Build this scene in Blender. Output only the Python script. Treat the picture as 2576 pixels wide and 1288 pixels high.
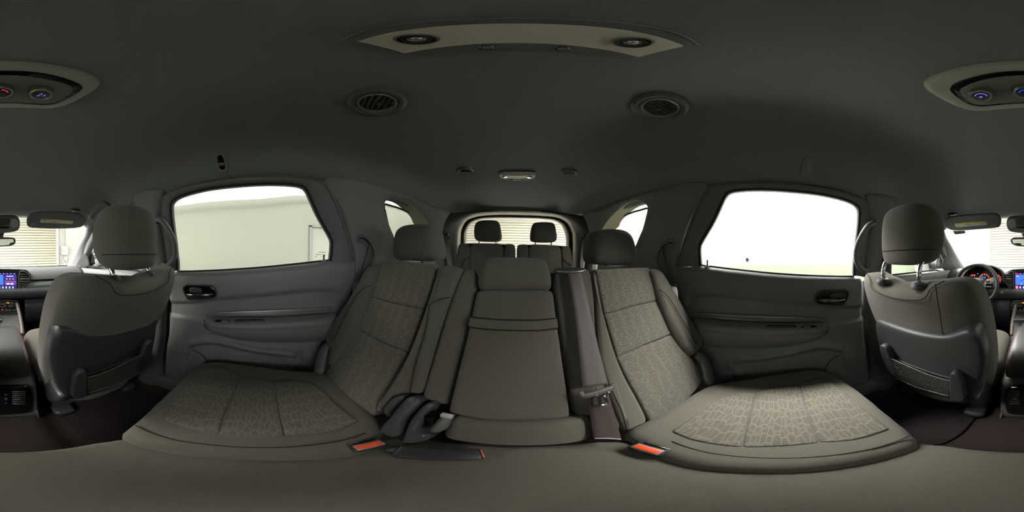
import bpy, bmesh, math, random
from mathutils import Vector as V, Matrix
random.seed(7)
SC = bpy.context.scene
COL = SC.collection
for _o in list(bpy.data.objects): bpy.data.objects.remove(_o)

# ---------------------------------------------------------------- camera
# the camera stands on the rear centre seat (origin), full-sphere lens, looking at the tailgate (+Y)
YAW, ROLL = math.radians(1.26), math.radians(1.0)
RC = Matrix.Rotation(YAW, 3, 'Z') @ Matrix.Rotation(-ROLL, 3, 'Y')
cam = bpy.data.cameras.new('camera'); cam.type = 'PANO'
cam.clip_start = .005; cam.clip_end = 100
try: cam.cycles.panorama_type = 'EQUIRECTANGULAR'
except Exception: cam.panorama_type = 'EQUIRECTANGULAR'
camo = bpy.data.objects.new('camera', cam); COL.objects.link(camo)
camo.matrix_world = (RC @ Matrix.Rotation(math.pi/2, 3, 'X')).to_4x4()
SC.camera = camo

# ---------------------------------------------------------------- exposure, world, lamps of the studio
SC.view_settings.view_transform = 'Standard'; SC.view_settings.look = 'None'
SC.view_settings.gamma = 1; SC.view_settings.use_curve_mapping = False
SC.view_settings.exposure = 0.22
wd = bpy.data.worlds.new('world'); SC.world = wd; wd.use_nodes = True
wd.node_tree.nodes['Background'].inputs[0].default_value = (.8, .85, .8, 1)
wd.node_tree.nodes['Background'].inputs[1].default_value = .3
CEIL_LIGHT, FILL_LIGHT, SIDE_LIGHT = 40.0, 2.0, 4.8      # ceiling light panels, the short ones added, and the lightbox wall on the driver's side

# ---------------------------------------------------------------- materials
def lin(c):
    return tuple((v/12.92 if v <= .04045 else ((v+.055)/1.055)**2.4) for v in [q/255 for q in c])
MATS = {}
def mat(name, rgb, rough=.6, metal=0., noise=0., nscale=300., bump=0., bscale=600., coat=0., sheen=0., emit=None, estr=0., spec=.5):
    if name in MATS: return MATS[name]
    m = bpy.data.materials.new(name); m.use_nodes = True; nt = m.node_tree; b = nt.nodes['Principled BSDF']
    c = lin(rgb); b.inputs['Base Color'].default_value = (*c, 1); b.inputs['Roughness'].default_value = rough
    b.inputs['Metallic'].default_value = metal; b.inputs['Specular IOR Level'].default_value = spec
    b.inputs['Coat Weight'].default_value = coat; b.inputs['Sheen Weight'].default_value = sheen
    if emit: b.inputs['Emission Color'].default_value = (*lin(emit), 1); b.inputs['Emission Strength'].default_value = estr
    if noise or bump:
        tc = nt.nodes.new('ShaderNodeTexCoord')
        if noise:
            n = nt.nodes.new('ShaderNodeTexNoise'); n.inputs['Scale'].default_value = nscale; n.inputs['Detail'].default_value = 4
            nt.links.new(tc.outputs['Object'], n.inputs['Vector'])
            r = nt.nodes.new('ShaderNodeMapRange'); r.inputs[1].default_value = .3; r.inputs[2].default_value = .7
            r.inputs[3].default_value = 1-noise; r.inputs[4].default_value = 1+noise
            nt.links.new(n.outputs['Fac'], r.inputs[0])
            x = nt.nodes.new('ShaderNodeVectorMath'); x.operation = 'SCALE'; x.inputs[0].default_value = c
            nt.links.new(r.outputs[0], x.inputs['Scale']); nt.links.new(x.outputs[0], b.inputs['Base Color'])
        if bump:
            n2 = nt.nodes.new('ShaderNodeTexNoise'); n2.inputs['Scale'].default_value = bscale; n2.inputs['Detail'].default_value = 2
            nt.links.new(tc.outputs['Object'], n2.inputs['Vector'])
            bp = nt.nodes.new('ShaderNodeBump'); bp.inputs['Strength'].default_value = bump; bp.inputs['Distance'].default_value = .0015
            nt.links.new(n2.outputs['Fac'], bp.inputs['Height']); nt.links.new(bp.outputs[0], b.inputs['Normal'])
    MATS[name] = m; return m
def emat(name, rgb, s):
    m = bpy.data.materials.new(name); m.use_nodes = True; nt = m.node_tree; nt.nodes.clear()
    e = nt.nodes.new('ShaderNodeEmission'); e.inputs[0].default_value = (*lin(rgb), 1); e.inputs[1].default_value = s
    o = nt.nodes.new('ShaderNodeOutputMaterial'); nt.links.new(e.outputs[0], o.inputs[0]); MATS[name] = m; return m
def glassmat(name, tint):
    m = bpy.data.materials.new(name); m.use_nodes = True; nt = m.node_tree; nt.nodes.clear()
    t = nt.nodes.new('ShaderNodeBsdfTransparent'); t.inputs[0].default_value = (*tint, 1)
    g = nt.nodes.new('ShaderNodeBsdfGlossy'); g.inputs['Roughness'].default_value = .02
    lw = nt.nodes.new('ShaderNodeFresnel'); lw.inputs[0].default_value = 1.25
    mx = nt.nodes.new('ShaderNodeMixShader'); o = nt.nodes.new('ShaderNodeOutputMaterial')
    nt.links.new(lw.outputs[0], mx.inputs[0]); nt.links.new(t.outputs[0], mx.inputs[1]); nt.links.new(g.outputs[0], mx.inputs[2])
    nt.links.new(mx.outputs[0], o.inputs[0]); MATS[name] = m; return m
def fabric_pattern(name, rgb, rgb2):
    m = mat(name, rgb, .95, bump=.35, bscale=1200, sheen=.15, spec=.2); nt = m.node_tree; b = nt.nodes['Principled BSDF']
    tc = nt.nodes.new('ShaderNodeTexCoord'); sp = nt.nodes.new('ShaderNodeSeparateXYZ'); nt.links.new(tc.outputs['Object'], sp.inputs[0])
    ad = nt.nodes.new('ShaderNodeMath'); ad.operation = 'ADD'; nt.links.new(sp.outputs[1], ad.inputs[0]); nt.links.new(sp.outputs[2], ad.inputs[1])
    fac = None
    for k, (su, sv, w) in enumerate([(25, 85, .05), (13, 46, .035)]):
        cb = nt.nodes.new('ShaderNodeCombineXYZ')
        mu = nt.nodes.new('ShaderNodeMath'); mu.operation = 'MULTIPLY'; mu.inputs[1].default_value = su; nt.links.new(sp.outputs[0], mu.inputs[0])
        mv = nt.nodes.new('ShaderNodeMath'); mv.operation = 'MULTIPLY'; mv.inputs[1].default_value = sv; nt.links.new(ad.outputs[0], mv.inputs[0])
        nt.links.new(mu.outputs[0], cb.inputs[0]); nt.links.new(mv.outputs[0], cb.inputs[1])
        vo = nt.nodes.new('ShaderNodeTexVoronoi'); vo.voronoi_dimensions = '2D'; vo.feature = 'DISTANCE_TO_EDGE'
        vo.inputs['Scale'].default_value = 1; vo.inputs['Randomness'].default_value = .62
        nt.links.new(cb.outputs[0], vo.inputs['Vector'])
        mr = nt.nodes.new('ShaderNodeMapRange'); mr.inputs[1].default_value = w; mr.inputs[2].default_value = w*2
        mr.inputs[3].default_value = 1 if k == 0 else .55; mr.inputs[4].default_value = 0
        nt.links.new(vo.outputs['Distance'], mr.inputs[0])
        if fac is None: fac = mr.outputs[0]
        else:
            mm = nt.nodes.new('ShaderNodeMath'); mm.operation = 'MAXIMUM'; nt.links.new(fac, mm.inputs[0]); nt.links.new(mr.outputs[0], mm.inputs[1]); fac = mm.outputs[0]
    mx = nt.nodes.new('ShaderNodeMix'); mx.data_type = 'RGBA'
    mx.inputs[6].default_value = (*lin(rgb), 1); mx.inputs[7].default_value = (*lin(rgb2), 1)
    nt.links.new(fac, mx.inputs[0]); nt.links.new(mx.outputs[2], b.inputs['Base Color']); return m

FAB = mat('seat fabric', (97, 94, 85), .95, noise=.10, nscale=900, bump=.35, bscale=1200, sheen=.15, spec=.2)
FABP = fabric_pattern('seat fabric with woven vine pattern', (94, 91, 82), (111, 108, 98))
HLN = mat('headliner cloth', (120, 125, 121), .98, noise=.06, nscale=700, bump=.3, bscale=900, spec=.1)
PLA = mat('charcoal grained plastic', (104, 106, 104), .55, noise=.04, nscale=200, bump=.25, bscale=1500)
SOFT = mat('soft black door skin', (120, 121, 119), .42, noise=.03, nscale=200, bump=.3, bscale=1300)
DARK = mat('dark plastic', (62, 64, 64), .45, bump=.15, bscale=1500)
BACKP = mat('seat back panel plastic', (62, 63, 64), .42, noise=.08, nscale=60, bump=.12, bscale=1500)
PIL = mat('pillar trim cloth', (124, 126, 122), .9, noise=.05, nscale=500, bump=.25, bscale=900, spec=.2)
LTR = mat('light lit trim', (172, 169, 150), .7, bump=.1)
BLK = mat('piano black', (10, 10, 11), .08, coat=.6)
RUB = mat('black rubber', (22, 23, 23), .7)
SEAM = mat('seam thread', (38, 38, 33), .9)
REDT = mat('red stitching', (120, 50, 45), .9)
CHR = mat('chrome', (215, 215, 215), .12, metal=1)
SIL = mat('satin silver', (150, 150, 146), .32, metal=.85)
STRP = mat('satin grey metal strip', (150, 148, 144), .3, metal=.5)
WEB = mat('belt webbing', (96, 91, 88), .7, noise=.07, nscale=500, bump=.2, bscale=900)
WEBD = mat('belt webbing dark', (66, 55, 53), .7, noise=.07, nscale=500, bump=.2, bscale=900)
REDB = mat('orange red buckle button', (236, 92, 52), .4)
CARP = mat('black carpet', (58, 50, 48), 1, noise=.35, nscale=700, bump=.8, bscale=500, spec=.05)
MATC = mat('floor mat carpet', (50, 45, 45), 1, noise=.25, nscale=800, bump=.6, bscale=600, spec=.05)
LEA = mat('armrest leather', (70, 70, 69), .33, bump=.25, bscale=900)
DASH = mat('dash pad', (98, 100, 100), .55, bump=.2, bscale=1200)
DASHL = mat('dash lower', (62, 66, 67), .6, bump=.2, bscale=1200)
LENS = mat('lamp panel ribbed grey', (205, 201, 186), .45, noise=.12, nscale=900)
LAMP = mat('lamp lens', (205, 205, 210), .08, metal=.7)
PAPER = mat('label paper', (200, 200, 190), .6)
YEL = mat('label yellow', (205, 185, 60), .6)
INK = mat('label ink', (40, 40, 40), .6)
GLASS = glassmat('side glass', (.97, .98, .97)); WGLASS = glassmat('windscreen glass', (.98, .98, .97))
WALLL = mat('studio wall pale green grey', (134, 138, 126), .9, noise=.01, nscale=2)
WALLW = mat('studio wall white', (196, 196, 191), .9)
SLAT = mat('shutter slat cream', (166, 164, 149), .7)
FLR = mat('studio floor', (228, 228, 222), .5)

# ---------------------------------------------------------------- mesh helpers
def org(o):
    p = V((0, 0, 0))
    while o: p += o.location; o = o.parent
    return p
def tag(o, label=None, cat=None, group=None, kind=None):
    if label: o['label'] = label
    if cat: o['category'] = cat
    if group: o['group'] = group
    if kind: o['kind'] = kind
    return o
def thing(name, label, cat, loc, group=None, kind=None):
    o = bpy.data.objects.new(name, None); o.empty_display_size = .05; COL.objects.link(o); o.location = V(loc)
    return tag(o, label, cat, group, kind)
def obj(name, verts, faces, m, parent=None, smooth=True, recalc=True, sharp=None):
    me = bpy.data.meshes.new(name); off = org(parent)
    me.from_pydata([tuple(V(v)-off) for v in verts], [], faces); me.validate()
    if recalc:
        bm = bmesh.new(); bm.from_mesh(me); bmesh.ops.remove_doubles(bm, verts=bm.verts, dist=1e-6)
        bmesh.ops.recalc_face_normals(bm, faces=bm.faces); bm.to_mesh(me); bm.free()
    if smooth:
        me.polygons.foreach_set('use_smooth', [True]*len(me.polygons))
        if sharp: me.set_sharp_from_angle(angle=math.radians(sharp))
    me.materials.append(m)
    o = bpy.data.objects.new(name, me); COL.objects.link(o)
    if parent: o.parent = parent
    return o
def solid(o, t, off=-1):
    md = o.modifiers.new('thickness', 'SOLIDIFY'); md.thickness = t; md.offset = off; return o
def mx(p, s): return V((p[0]*s, p[1], p[2]))        # s=1 keeps, s=-1 mirrors to the other side
def chaikin(p, k=2, closed=True):
    p = [V(q) for q in p]
    for _ in range(k):
        r = []; n = len(p)
        if not closed: r.append(p[0])
        for i in range(n if closed else n-1):
            a, b = p[i], p[(i+1) % n]; r += [a*.75+b*.25, a*.25+b*.75]
        if not closed: r.append(p[-1])
        p = r
    return p
def catmull(p, k=6, closed=False):
    p = [V(q) for q in p]; n = len(p); r = []
    for i in range(n if closed else n-1):
        g = lambda j: p[j % n] if closed else p[max(0, min(n-1, j))]
        a, b, c, d = g(i-1), g(i), g(i+1), g(i+2)
        for j in range(k):
            t = j/k
            r.append(.5*((2*b)+(c-a)*t+(2*a-5*b+4*c-d)*t*t+(3*b-a-3*c+d)*t**3))
    if not closed: r.append(p[-1])
    return r
def resamp(p, n, closed=False):
    p = [V(q) for q in p]
    if closed: p = p+[p[0]]
    d = [0.]
    for a, b in zip(p, p[1:]): d.append(d[-1]+(b-a).length)
    r = []; j = 0; m = n if closed else n-1
    for i in range(n):
        t = d[-1]*i/m
        while j < len(d)-2 and d[j+1] < t: j += 1
        u = (t-d[j])/max(1e-9, d[j+1]-d[j]); r.append(p[j].lerp(p[j+1], min(1, max(0, u))))
    return r
def loft(name, rows, m, parent=None, closed=False, cap=False, smooth=True, recalc=True, sharp=None):
    n = len(rows[0]); vs = [v for r in rows for v in r]; fs = []
    for i in range(len(rows)-1):
        for j in range(n if closed else n-1):
            k = (j+1) % n; fs.append((i*n+j, i*n+k, (i+1)*n+k, (i+1)*n+j))
    if cap:
        for i in (0, len(rows)-1):
            c = sum((V(v) for v in rows[i]), V((0, 0, 0)))/n; vs.append(c); ci = len(vs)-1
            fs += [(i*n+j, i*n+(j+1) % n, ci) for j in range(n)]
    return obj(name, vs, fs, m, parent, smooth, recalc, sharp)
def newell(p):
    s = V((0, 0, 0))
    for a, b in zip(p, p[1:]+p[:1]): s += V(a).cross(V(b))
    return s.normalized()
def pillow(name, pts, m, parent=None, depth=.03, rim=.012, crown=.008, face=None, rnd=2, n=72, steps=10, sharp=None):
    """upholstery / plate piece: rounded outline, soft rim, crowned front, thickness behind it"""
    pts = resamp(chaikin(pts, rnd) if rnd else [V(q) for q in pts], n, True)
    c = sum(pts, V((0, 0, 0)))/n; nm = newell(pts); f = V(face) if face is not None else -c
    if nm.dot(f) < 0: pts.reverse(); nm = -nm
    inw = []
    for i in range(n):
        t = (pts[(i+1) % n]-pts[i-1]).normalized(); inw.append(nm.cross(t).normalized())
    u = max(((p-c)-nm*(p-c).dot(nm) for p in pts), key=lambda q: q.length).normalized(); w_ = nm.cross(u)
    a0 = [(p-c).dot(u) for p in pts]; b0 = [(p-c).dot(w_) for p in pts]
    am, ah, bm_, bh = (max(a0)+min(a0))/2, (max(a0)-min(a0))/2+1e-9, (max(b0)+min(b0))/2, (max(b0)-min(b0))/2+1e-9
    def dome(p):
        x, y = ((p-c).dot(u)-am)/ah, ((p-c).dot(w_)-bm_)/bh
        return crown*max(0, 1-x*x)*max(0, 1-y*y)
    rows = [[p-nm*depth for p in pts]]
    for k in range(5):
        a = k/4*math.pi/2
        rows.append([p+w*rim*(1-math.cos(a))+nm*(-rim+(rim+dome(p))*math.sin(a)) for p, w in zip(pts, inw)])
    flat = [p+w*rim for p, w in zip(pts, inw)]
    fold = False
    for _ in range(40):                       # undo inset points that crossed at tight corners
        bad = [i for i in range(n) if (flat[(i+1) % n]-flat[i]).dot(pts[(i+1) % n]-pts[i]) < 1e-10]
        if not bad: break
        fold = True
        for i in bad:
            j = (i+1) % n; a, b = (flat[i-1]+flat[j]*2+flat[i])/4, (flat[(j+1) % n]+flat[i]*2+flat[j])/4; flat[i], flat[j] = a, b
    ln = [(flat[(i+1) % n]-flat[i]).length for i in range(n)]
    if fold or min(ln) < .45*sum(ln)/n: flat = resamp(flat, n, True)
    rows[-1] = [p+nm*dome(p) for p in flat]
    cc = sum(flat, V((0, 0, 0)))/n
    for k in range(1, steps):
        s = 1-k/steps; rows.append([cc+(p-cc)*s+nm*dome(cc+(p-cc)*s) for p in flat])
    vs = [v for r in rows for v in r]; fs = []
    for i in range(len(rows)-1):
        for j in range(n):
            k = (j+1) % n; fs.append((i*n+j, i*n+k, (i+1)*n+k, (i+1)*n+j))
    vs.append(cc+nm*dome(cc)); t = len(vs)-1; b = len(rows)-1
    fs += [(b*n+j, b*n+(j+1) % n, t) for j in range(n)]
    vs.append(c-nm*depth); t2 = len(vs)-1; fs += [((j+1) % n, j, t2) for j in range(n)]
    return obj(name, vs, fs, m, parent, sharp=sharp)
def tube(name, pts, r, m, parent=None, n=8, closed=False, k=5, flat=None, up=None):
    """rod along a smooth path; r may be a list; flat=(a,b) gives an oval section, up its wide direction"""
    P = catmull(pts, k, closed) if k else [V(q) for q in pts]
    L = len(P); rr = r if isinstance(r, (list, tuple)) else [r]
    def rad(i):
        u = i/(L-1)*(len(rr)-1); a = int(u); b = min(len(rr)-1, a+1); return rr[a]+(rr[b]-rr[a])*(u-a)
    u0 = V(up) if up is not None else V((.31, .47, .83)); rows = []
    for i in range(L):
        t = (P[(i+1) % L]-P[i-1]) if closed else (P[min(L-1, i+1)]-P[max(0, i-1)])
        t.normalize(); a = (u0-t*u0.dot(t)).normalized(); b = t.cross(a)
        if up is None: u0 = a
        fa, fb = flat or (1, 1)
        rows.append([P[i]+(a*math.cos(q)*fa+b*math.sin(q)*fb)*rad(i) for q in [2*math.pi*j/n for j in range(n)]])
    if closed: rows.append(rows[0])
    return loft(name, rows, m, parent, closed=True, cap=not closed)
def frame(axis, up=(0, 0, 1)):
    z = V(axis).normalized(); u = V(up)
    if abs(z.dot(u)) > .95: u = V((0, 1, 0))
    x = u.cross(z).normalized(); y = z.cross(x); return x, y, z
def lathe(name, prof, c, axis, m, parent=None, n=40, sharp=35, arc=None):
    x, y, z = frame(axis); c = V(c)
    if arc:
        rows = [[c+(x*math.cos(a)+y*math.sin(a))*r+z*h for r, h in prof] for a in [math.radians(arc[0]+(arc[1]-arc[0])*i/n) for i in range(n+1)]]
        return loft(name, rows, m, parent, recalc=True, sharp=sharp)
    rows = [[c+(x*math.cos(a)+y*math.sin(a))*max(r, 1e-4)+z*h for a in [2*math.pi*i/n for i in range(n)]] for r, h in prof]
    return loft(name, rows, m, parent, closed=True, sharp=sharp)
def rbox(name, c, size, m, parent=None, r=.005, ax=None, seg=2, taper=None):
    """bevelled block; ax=(x,y,z) local axes"""
    bm = bmesh.new(); bmesh.ops.create_cube(bm, size=1)
    for v in bm.verts: v.co = V((v.co.x*size[0], v.co.y*size[1], v.co.z*size[2]))
    if taper: taper(bm)
    if r: bmesh.ops.bevel(bm, geom=bm.edges[:]+bm.verts[:], offset=min(r, min(size)*.49), segments=seg, affect='EDGES', profile=.5)
    X, Y, Z = ax or (V((1, 0, 0)), V((0, 1, 0)), V((0, 0, 1))); c = V(c)
    bm.verts.ensure_lookup_table()
    vs = [c+X*v.co.x+Y*v.co.y+Z*v.co.z for v in bm.verts]; fs = [tuple(v.index for v in f.verts) for f in bm.faces]
    bm.free(); return obj(name, vs, fs, m, parent, sharp=40)
def ribbon(name, A, B, m, parent=None, t=.002, n=40, k=6):
    a = resamp(catmull(A, k), n); b = resamp(catmull(B, k), n)
    rows = [[p.lerp(q, u) for u in (0, .25, .5, .75, 1)] for p, q in zip(a, b)]
    return solid(loft(name, rows, m, parent, recalc=False), t, 0)
def text(name, s, c, x, y, h, m, parent=None, depth=.0006, align='CENTER'):
    cu = bpy.data.curves.new(name, 'FONT'); cu.body = s; cu.size = h; cu.extrude = depth; cu.align_x = align; cu.align_y = 'CENTER'
    cu.resolution_u = 2
    o = bpy.data.objects.new(name, cu); COL.objects.link(o); bpy.context.view_layer.update()
    me = bpy.data.meshes.new_from_object(o.evaluated_get(bpy.context.evaluated_depsgraph_get()))
    bpy.data.objects.remove(o); X = V(x).normalized(); Y = (V(y)-X*V(y).dot(X)).normalized(); Z = X.cross(Y); c = V(c)-org(parent)
    for v in me.vertices: q = v.co.copy(); v.co = c+X*q.x+Y*q.y+Z*q.z
    me.materials.clear(); me.materials.append(m); o = bpy.data.objects.new(name, me); COL.objects.link(o)
    if parent: o.parent = parent
    return o
def copytree(o, parent=None, dloc=(0, 0, 0)):
    c = o.copy(); COL.objects.link(c); c.parent = parent; c.location = o.location+V(dloc)
    for ch in [q for q in o.children]: copytree(ch, c)
    return c

# ---------------------------------------------------------------- reading places off the survey directions
def ray(px, py):
    a = (px-1288)/2576*2*math.pi; e = (644-py)/1288*math.pi
    return RC @ V((math.sin(a)*math.cos(e), math.cos(a)*math.cos(e), math.sin(e)))
def PX(q, x): d = ray(*q); return d*(x/d.x)
def PY(q, y): d = ray(*q); return d*(y/d.y)
def PZ(q, z): d = ray(*q); return d*(z/d.z)
def PP(q, p0, n): d = ray(*q); return d*(V(p0).dot(V(n))/d.dot(V(n)))
def interp(x, X, Y):
    if x <= X[0]: return Y[0]
    for a, b, c, d in zip(X, X[1:], Y, Y[1:]):
        if x <= b: return c+(d-c)*(x-a)/(b-a)
    return Y[-1]
def sinterp(x, X, Y):
    if x <= X[0]: return Y[0]
    if x >= X[-1]: return Y[-1]
    for i in range(len(X)-1):
        if x <= X[i+1]:
            t = (x-X[i])/(X[i+1]-X[i]); g = lambda j: Y[max(0, min(len(Y)-1, j))]
            a, b, c, d = g(i-1), g(i), g(i+1), g(i+2)
            return .5*((2*b)+(c-a)*t+(2*a-5*b+4*c-d)*t*t+(3*b-a-3*c+d)*t**3)
ZN = [-.95, -.7, -.45, -.2, -.05, .05, .15, .25, .30, .36]; WN = [.68, .70, .735, .745, .74, .715, .68, .64, .615, .57]
def W(y, z):            # half width of the cabin at station y, height z
    w = interp(z, ZN, WN)
    if y > .7: w *= 1-.13*((y-.7)/.9)**1.2
    if y < -.9: w *= 1-.05*((-.9-y)/.5)
    return w
def SH(y, z, off=0, s=-1): return V((s*(W(y, z)-off), y, z))
def PS(q, off=0):       # onto the cabin side
    d = ray(*q); lo, hi = .05, 4
    for _ in range(40):
        m = (lo+hi)/2; p = d*m
        if abs(p.x) < W(p.y, p.z)-off: lo = m
        else: hi = m
    return d*lo
YR = [-1.1, -.7, -.4, 0, .3, .65, 1.1, 1.5, 1.6]; ZR = [.19, .255, .288, .318, .322, .325, .34, .365, .37]
YT = [-1.1, -.8, -.4, 0, .5, .9, 1.15, 1.5, 1.6]; ZT = [.26, .335, .388, .40, .43, .465, .47, .42, .40]
PF = [0, .4, .70, .82, .89, .935, 1]; PH = [1.03, 1.02, .96, .80, .50, .22, 0]
def HL(x, y):           # headliner height
    zr = sinterp(y, YR, ZR); zt = sinterp(y, YT, ZT); w = W(y, zr)+.012
    return zr+(zt-zr)*sinterp(min(1, abs(x)/w), PF, PH)
def PR(q, off=0):       # onto the headliner
    d = ray(*q); lo, hi = .1, 3
    for _ in range(40):
        m = (lo+hi)/2; p = d*m
        if p.z < HL(p.x, p.y)-off: lo = m
        else: hi = m
    return d*lo
def HN(p):
    e = .01; return V((HL(p[0]+e, p[1])-HL(p[0]-e, p[1]), HL(p[0], p[1]+e)-HL(p[0], p[1]-e), -2*e)).normalized()

# ================================================================ the studio outside
ZG = -1.45
def wallbox(name, c, size, m, label, cat='wall', kind='structure'):
    return tag(rbox(name, c, size, m, None, 0), label, cat, kind=kind)
wallbox('floor', (0, 0, ZG-.05), (7.6, 13.2, .1), FLR, 'pale grey studio floor underneath the car', 'floor')
wl = thing('wall_left', 'plain pale green-grey studio wall outside the passenger-side window', 'wall', (-3.6, 0, ZG), kind='structure')
rows = []
def lift(y): t = max(0, min(1, (y+.2)/1.4)); u = max(0, min(1, (y-1.2)/1.2)); return .17*t*t*(3-2*t)+.3*u*u*(3-2*u)
for z, x in [(ZG, -3.6), (.96, -3.6), (1.0, -3.6), (1.03, -3.59), (1.06, -3.55), (1.1, -3.545), (1.2, -3.54)]:
    rows.append([V((x, y, z+(lift(y) if z > .9 else 0))) for y in [-6.2+.31*i for i in range(41)]])
solid(loft('wall_face', rows, WALLL, wl, recalc=False), .08, 0)
cv = thing('cove_light', 'glowing white light cove along the top of the passenger-side wall', 'cove light', (-3.45, 0, 1.2))
rows = []
for z, x in [(1.17, -3.535), (1.22, -3.53), (1.3, -3.50), (1.4, -3.42), (1.5, -3.3), (1.62, -3.1)]:
    rows.append([V((x, y, min(1.62+.01*(z > 1.5), z+lift(y)))) for y in [-6.2+.31*i for i in range(41)]])
solid(loft('diffuser', rows, emat('cove glow', (255, 254, 248), 3.6), cv, recalc=False), .02, 0)
wallbox('wall_right', (3.75, 0, .1), (.1, 13, 3.1), WALLW, 'bright white studio wall outside the driver-side window')
wallbox('wall_front', (0, -6.3, .1), (7.4, .1, 3.1), WALLW, 'white studio wall beyond the windscreen, around the roller shutter')
wallbox('wall_rear', (0, 6.3, .1), (7.4, .1, 3.1), WALLW, 'white studio wall beyond the tailgate window')
LCE = emat('luminous ceiling', (255, 252, 248), CEIL_LIGHT); LSI = emat('lightbox glow', (250, 252, 255), SIDE_LIGHT)
wallbox('ceiling', (0, 0, 1.68), (7.4, 12.8, .06), WALLW, 'white studio ceiling above the car', 'ceiling')
LFI = emat('soft ceiling panel', (255, 253, 246), FILL_LIGHT)
for lab, x, y, w, l, m in (('long bright ceiling light panel above the driver side of the car', 1.42, -.3, .8, 8, LCE), ('added unseen ceiling light panel that brightens the driver-side rear backrest', 2.25, -2.9, .7, 3.4, LCE),
        ('added unseen ceiling light panel that brightens the back of the driver seat', 2.25, 2.6, .7, 3.4, LCE), ('softer ceiling light panel above the passenger side of the car', -1.9, -.3, 1.2, 11, LFI)):  # the short bright panels are added to brighten the driver-side seats
    lc = thing('ceiling_light_panel', lab, 'light panel', (x, y, 1.65), 'studio ceiling lights')
    rbox('diffuser', (x, y, 1.6), (w, l, .05), m, lc, .005); rbox('frame', (x, y, 1.635), (w+.1, l+.1, .04), WALLW, lc, .005)
lb = thing('lightbox', 'overexposed white light wall filling the driver-side rear window', 'light panel', (3.6, -.3, ZG))
rbox('diffuser', (3.6, -.2, .72), (.06, 7.6, 1.72), LSI, lb, .01)
rbox('frame', (3.66, -.2, .72), (.05, 7.7, 1.8), WALLW, lb, .01)
pt = [(3.3, y, z) for y, z in [(1.1, ZG), (1.1, -.3), (1.06, -.2), (.95, -.13), (.8, -.12), (-4, -.12), (-4, ZG)]]
tag(pillow('partition', pt, mat('partition green grey', (92, 101, 84), .8), None, .05, .01, 0, rnd=0, n=120, face=(-1, 0, 0)), 'low grey-green partition with a rounded corner outside the driver-side window', 'partition')
lr = thing('pull_cord', 'white pull cord with a black bulb hanging outside the driver-side window', 'cord', (2.9, .75, -.02))
pc = PX((1880, 650), 2.9)
tube('cord', [pc+V((0, 0, .05)), pc+V((0, .01, .2)), (pc.x, pc.y+.02, 1.5)], .006, WALLW, lr)
lathe('grip', [(.004, .2), (.02, .19), (.024, .03), (.02, 0)], pc, (0, 0, 1), mat('grip grey', (190, 190, 185), .5), lr, 20)
lathe('bulb', [(.0, -.075), (.022, -.065), (.036, -.035), (.034, -.005), (.02, .03), (0, .035)], pc, (0, 0, 1), BLK, lr, 20)

def shutter(name, label, x0, x1, y, sgn):
    r = thing(name, label, 'roller shutter', ((x0+x1)/2, y, ZG)); p = .1; w = x1-x0; first = None
    n = 28
    for i in range(n):
        z = ZG+.02+i*p
        if first is None:
            prof = [(-.02, 0), (.0, .004), (.022, .016), (.024, .05), (.022, .082), (.0, .094), (-.02, .097), (-.03, .097), (-.03, 0)]
            rows = [[V((x, y-sgn*d, z+h)) for d, h in prof] for x in (x0, x1)]
            first = loft('slat', rows, SLAT, r, closed=True, cap=True, sharp=25)
        else:
            c = first.copy(); COL.objects.link(c); c.parent = r; c.location = first.location+V((0, 0, i*p))
    for x in (x0-.04, x1+.04):
        g = rbox('guide_rail', (x, y-sgn*.02, ZG+1.4), (.08, .08, 2.8), WALLW, r, .004)
        for k in range(9): lathe('bolt', [(0, .008), (.012, .006), (.014, 0)], (x, y-sgn*.06, ZG+.35+k*.27), (0, -sgn, 0), SIL, g, 10)
    return r
shutter('roller_shutter', 'cream slatted roller shutter seen through the windscreen', -2.06, 1.42, -6.15, -1)
shutter('roller_shutter', 'cream slatted roller shutter seen through the tailgate window', -2.1, 2.1, 6.15, 1)
# control box, conduit by the front shutter
cb = thing('control_box', 'white wall control box with cable beside the front roller shutter', 'control box', (-2.55, -6.2, .1))
rbox('box', (-2.42, -6.17, .18), (.3, .14, .36), WALLW, cb, .01)
rbox('button_plate', (-2.3, -6.09, .2), (.05, .01, .14), mat('plate grey', (150, 150, 145), .5), cb, .003)
lathe('stop_button', [(0, .012), (.012, .01), (.014, 0)], (-2.28, -6.09, .06), (0, 1, 0), mat('button red', (190, 60, 40), .4), cb, 12)
tube('cable', [(-2.33, -6.12, 0), (-2.36, -6.1, -.2), (-2.5, -6.1, -.3), (-2.55, -6.1, -.1)], .014, mat('cable grey', (120, 120, 118), .6), cb)
tag(tube('conduit', [(-2.42, -6.2, .36), (-2.42, -6.2, .9), (-2.42, -6.2, 1.5)], .03, mat('conduit', (180, 178, 168), .6), None), 'vertical pale conduit rising from the wall control box', 'conduit')
tag(rbox('socket_box', (-2.33, -6.15, -.46), (.28, .1, .16), WALLW, None, .008), 'small white box low beside the front roller shutter', 'box')
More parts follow.
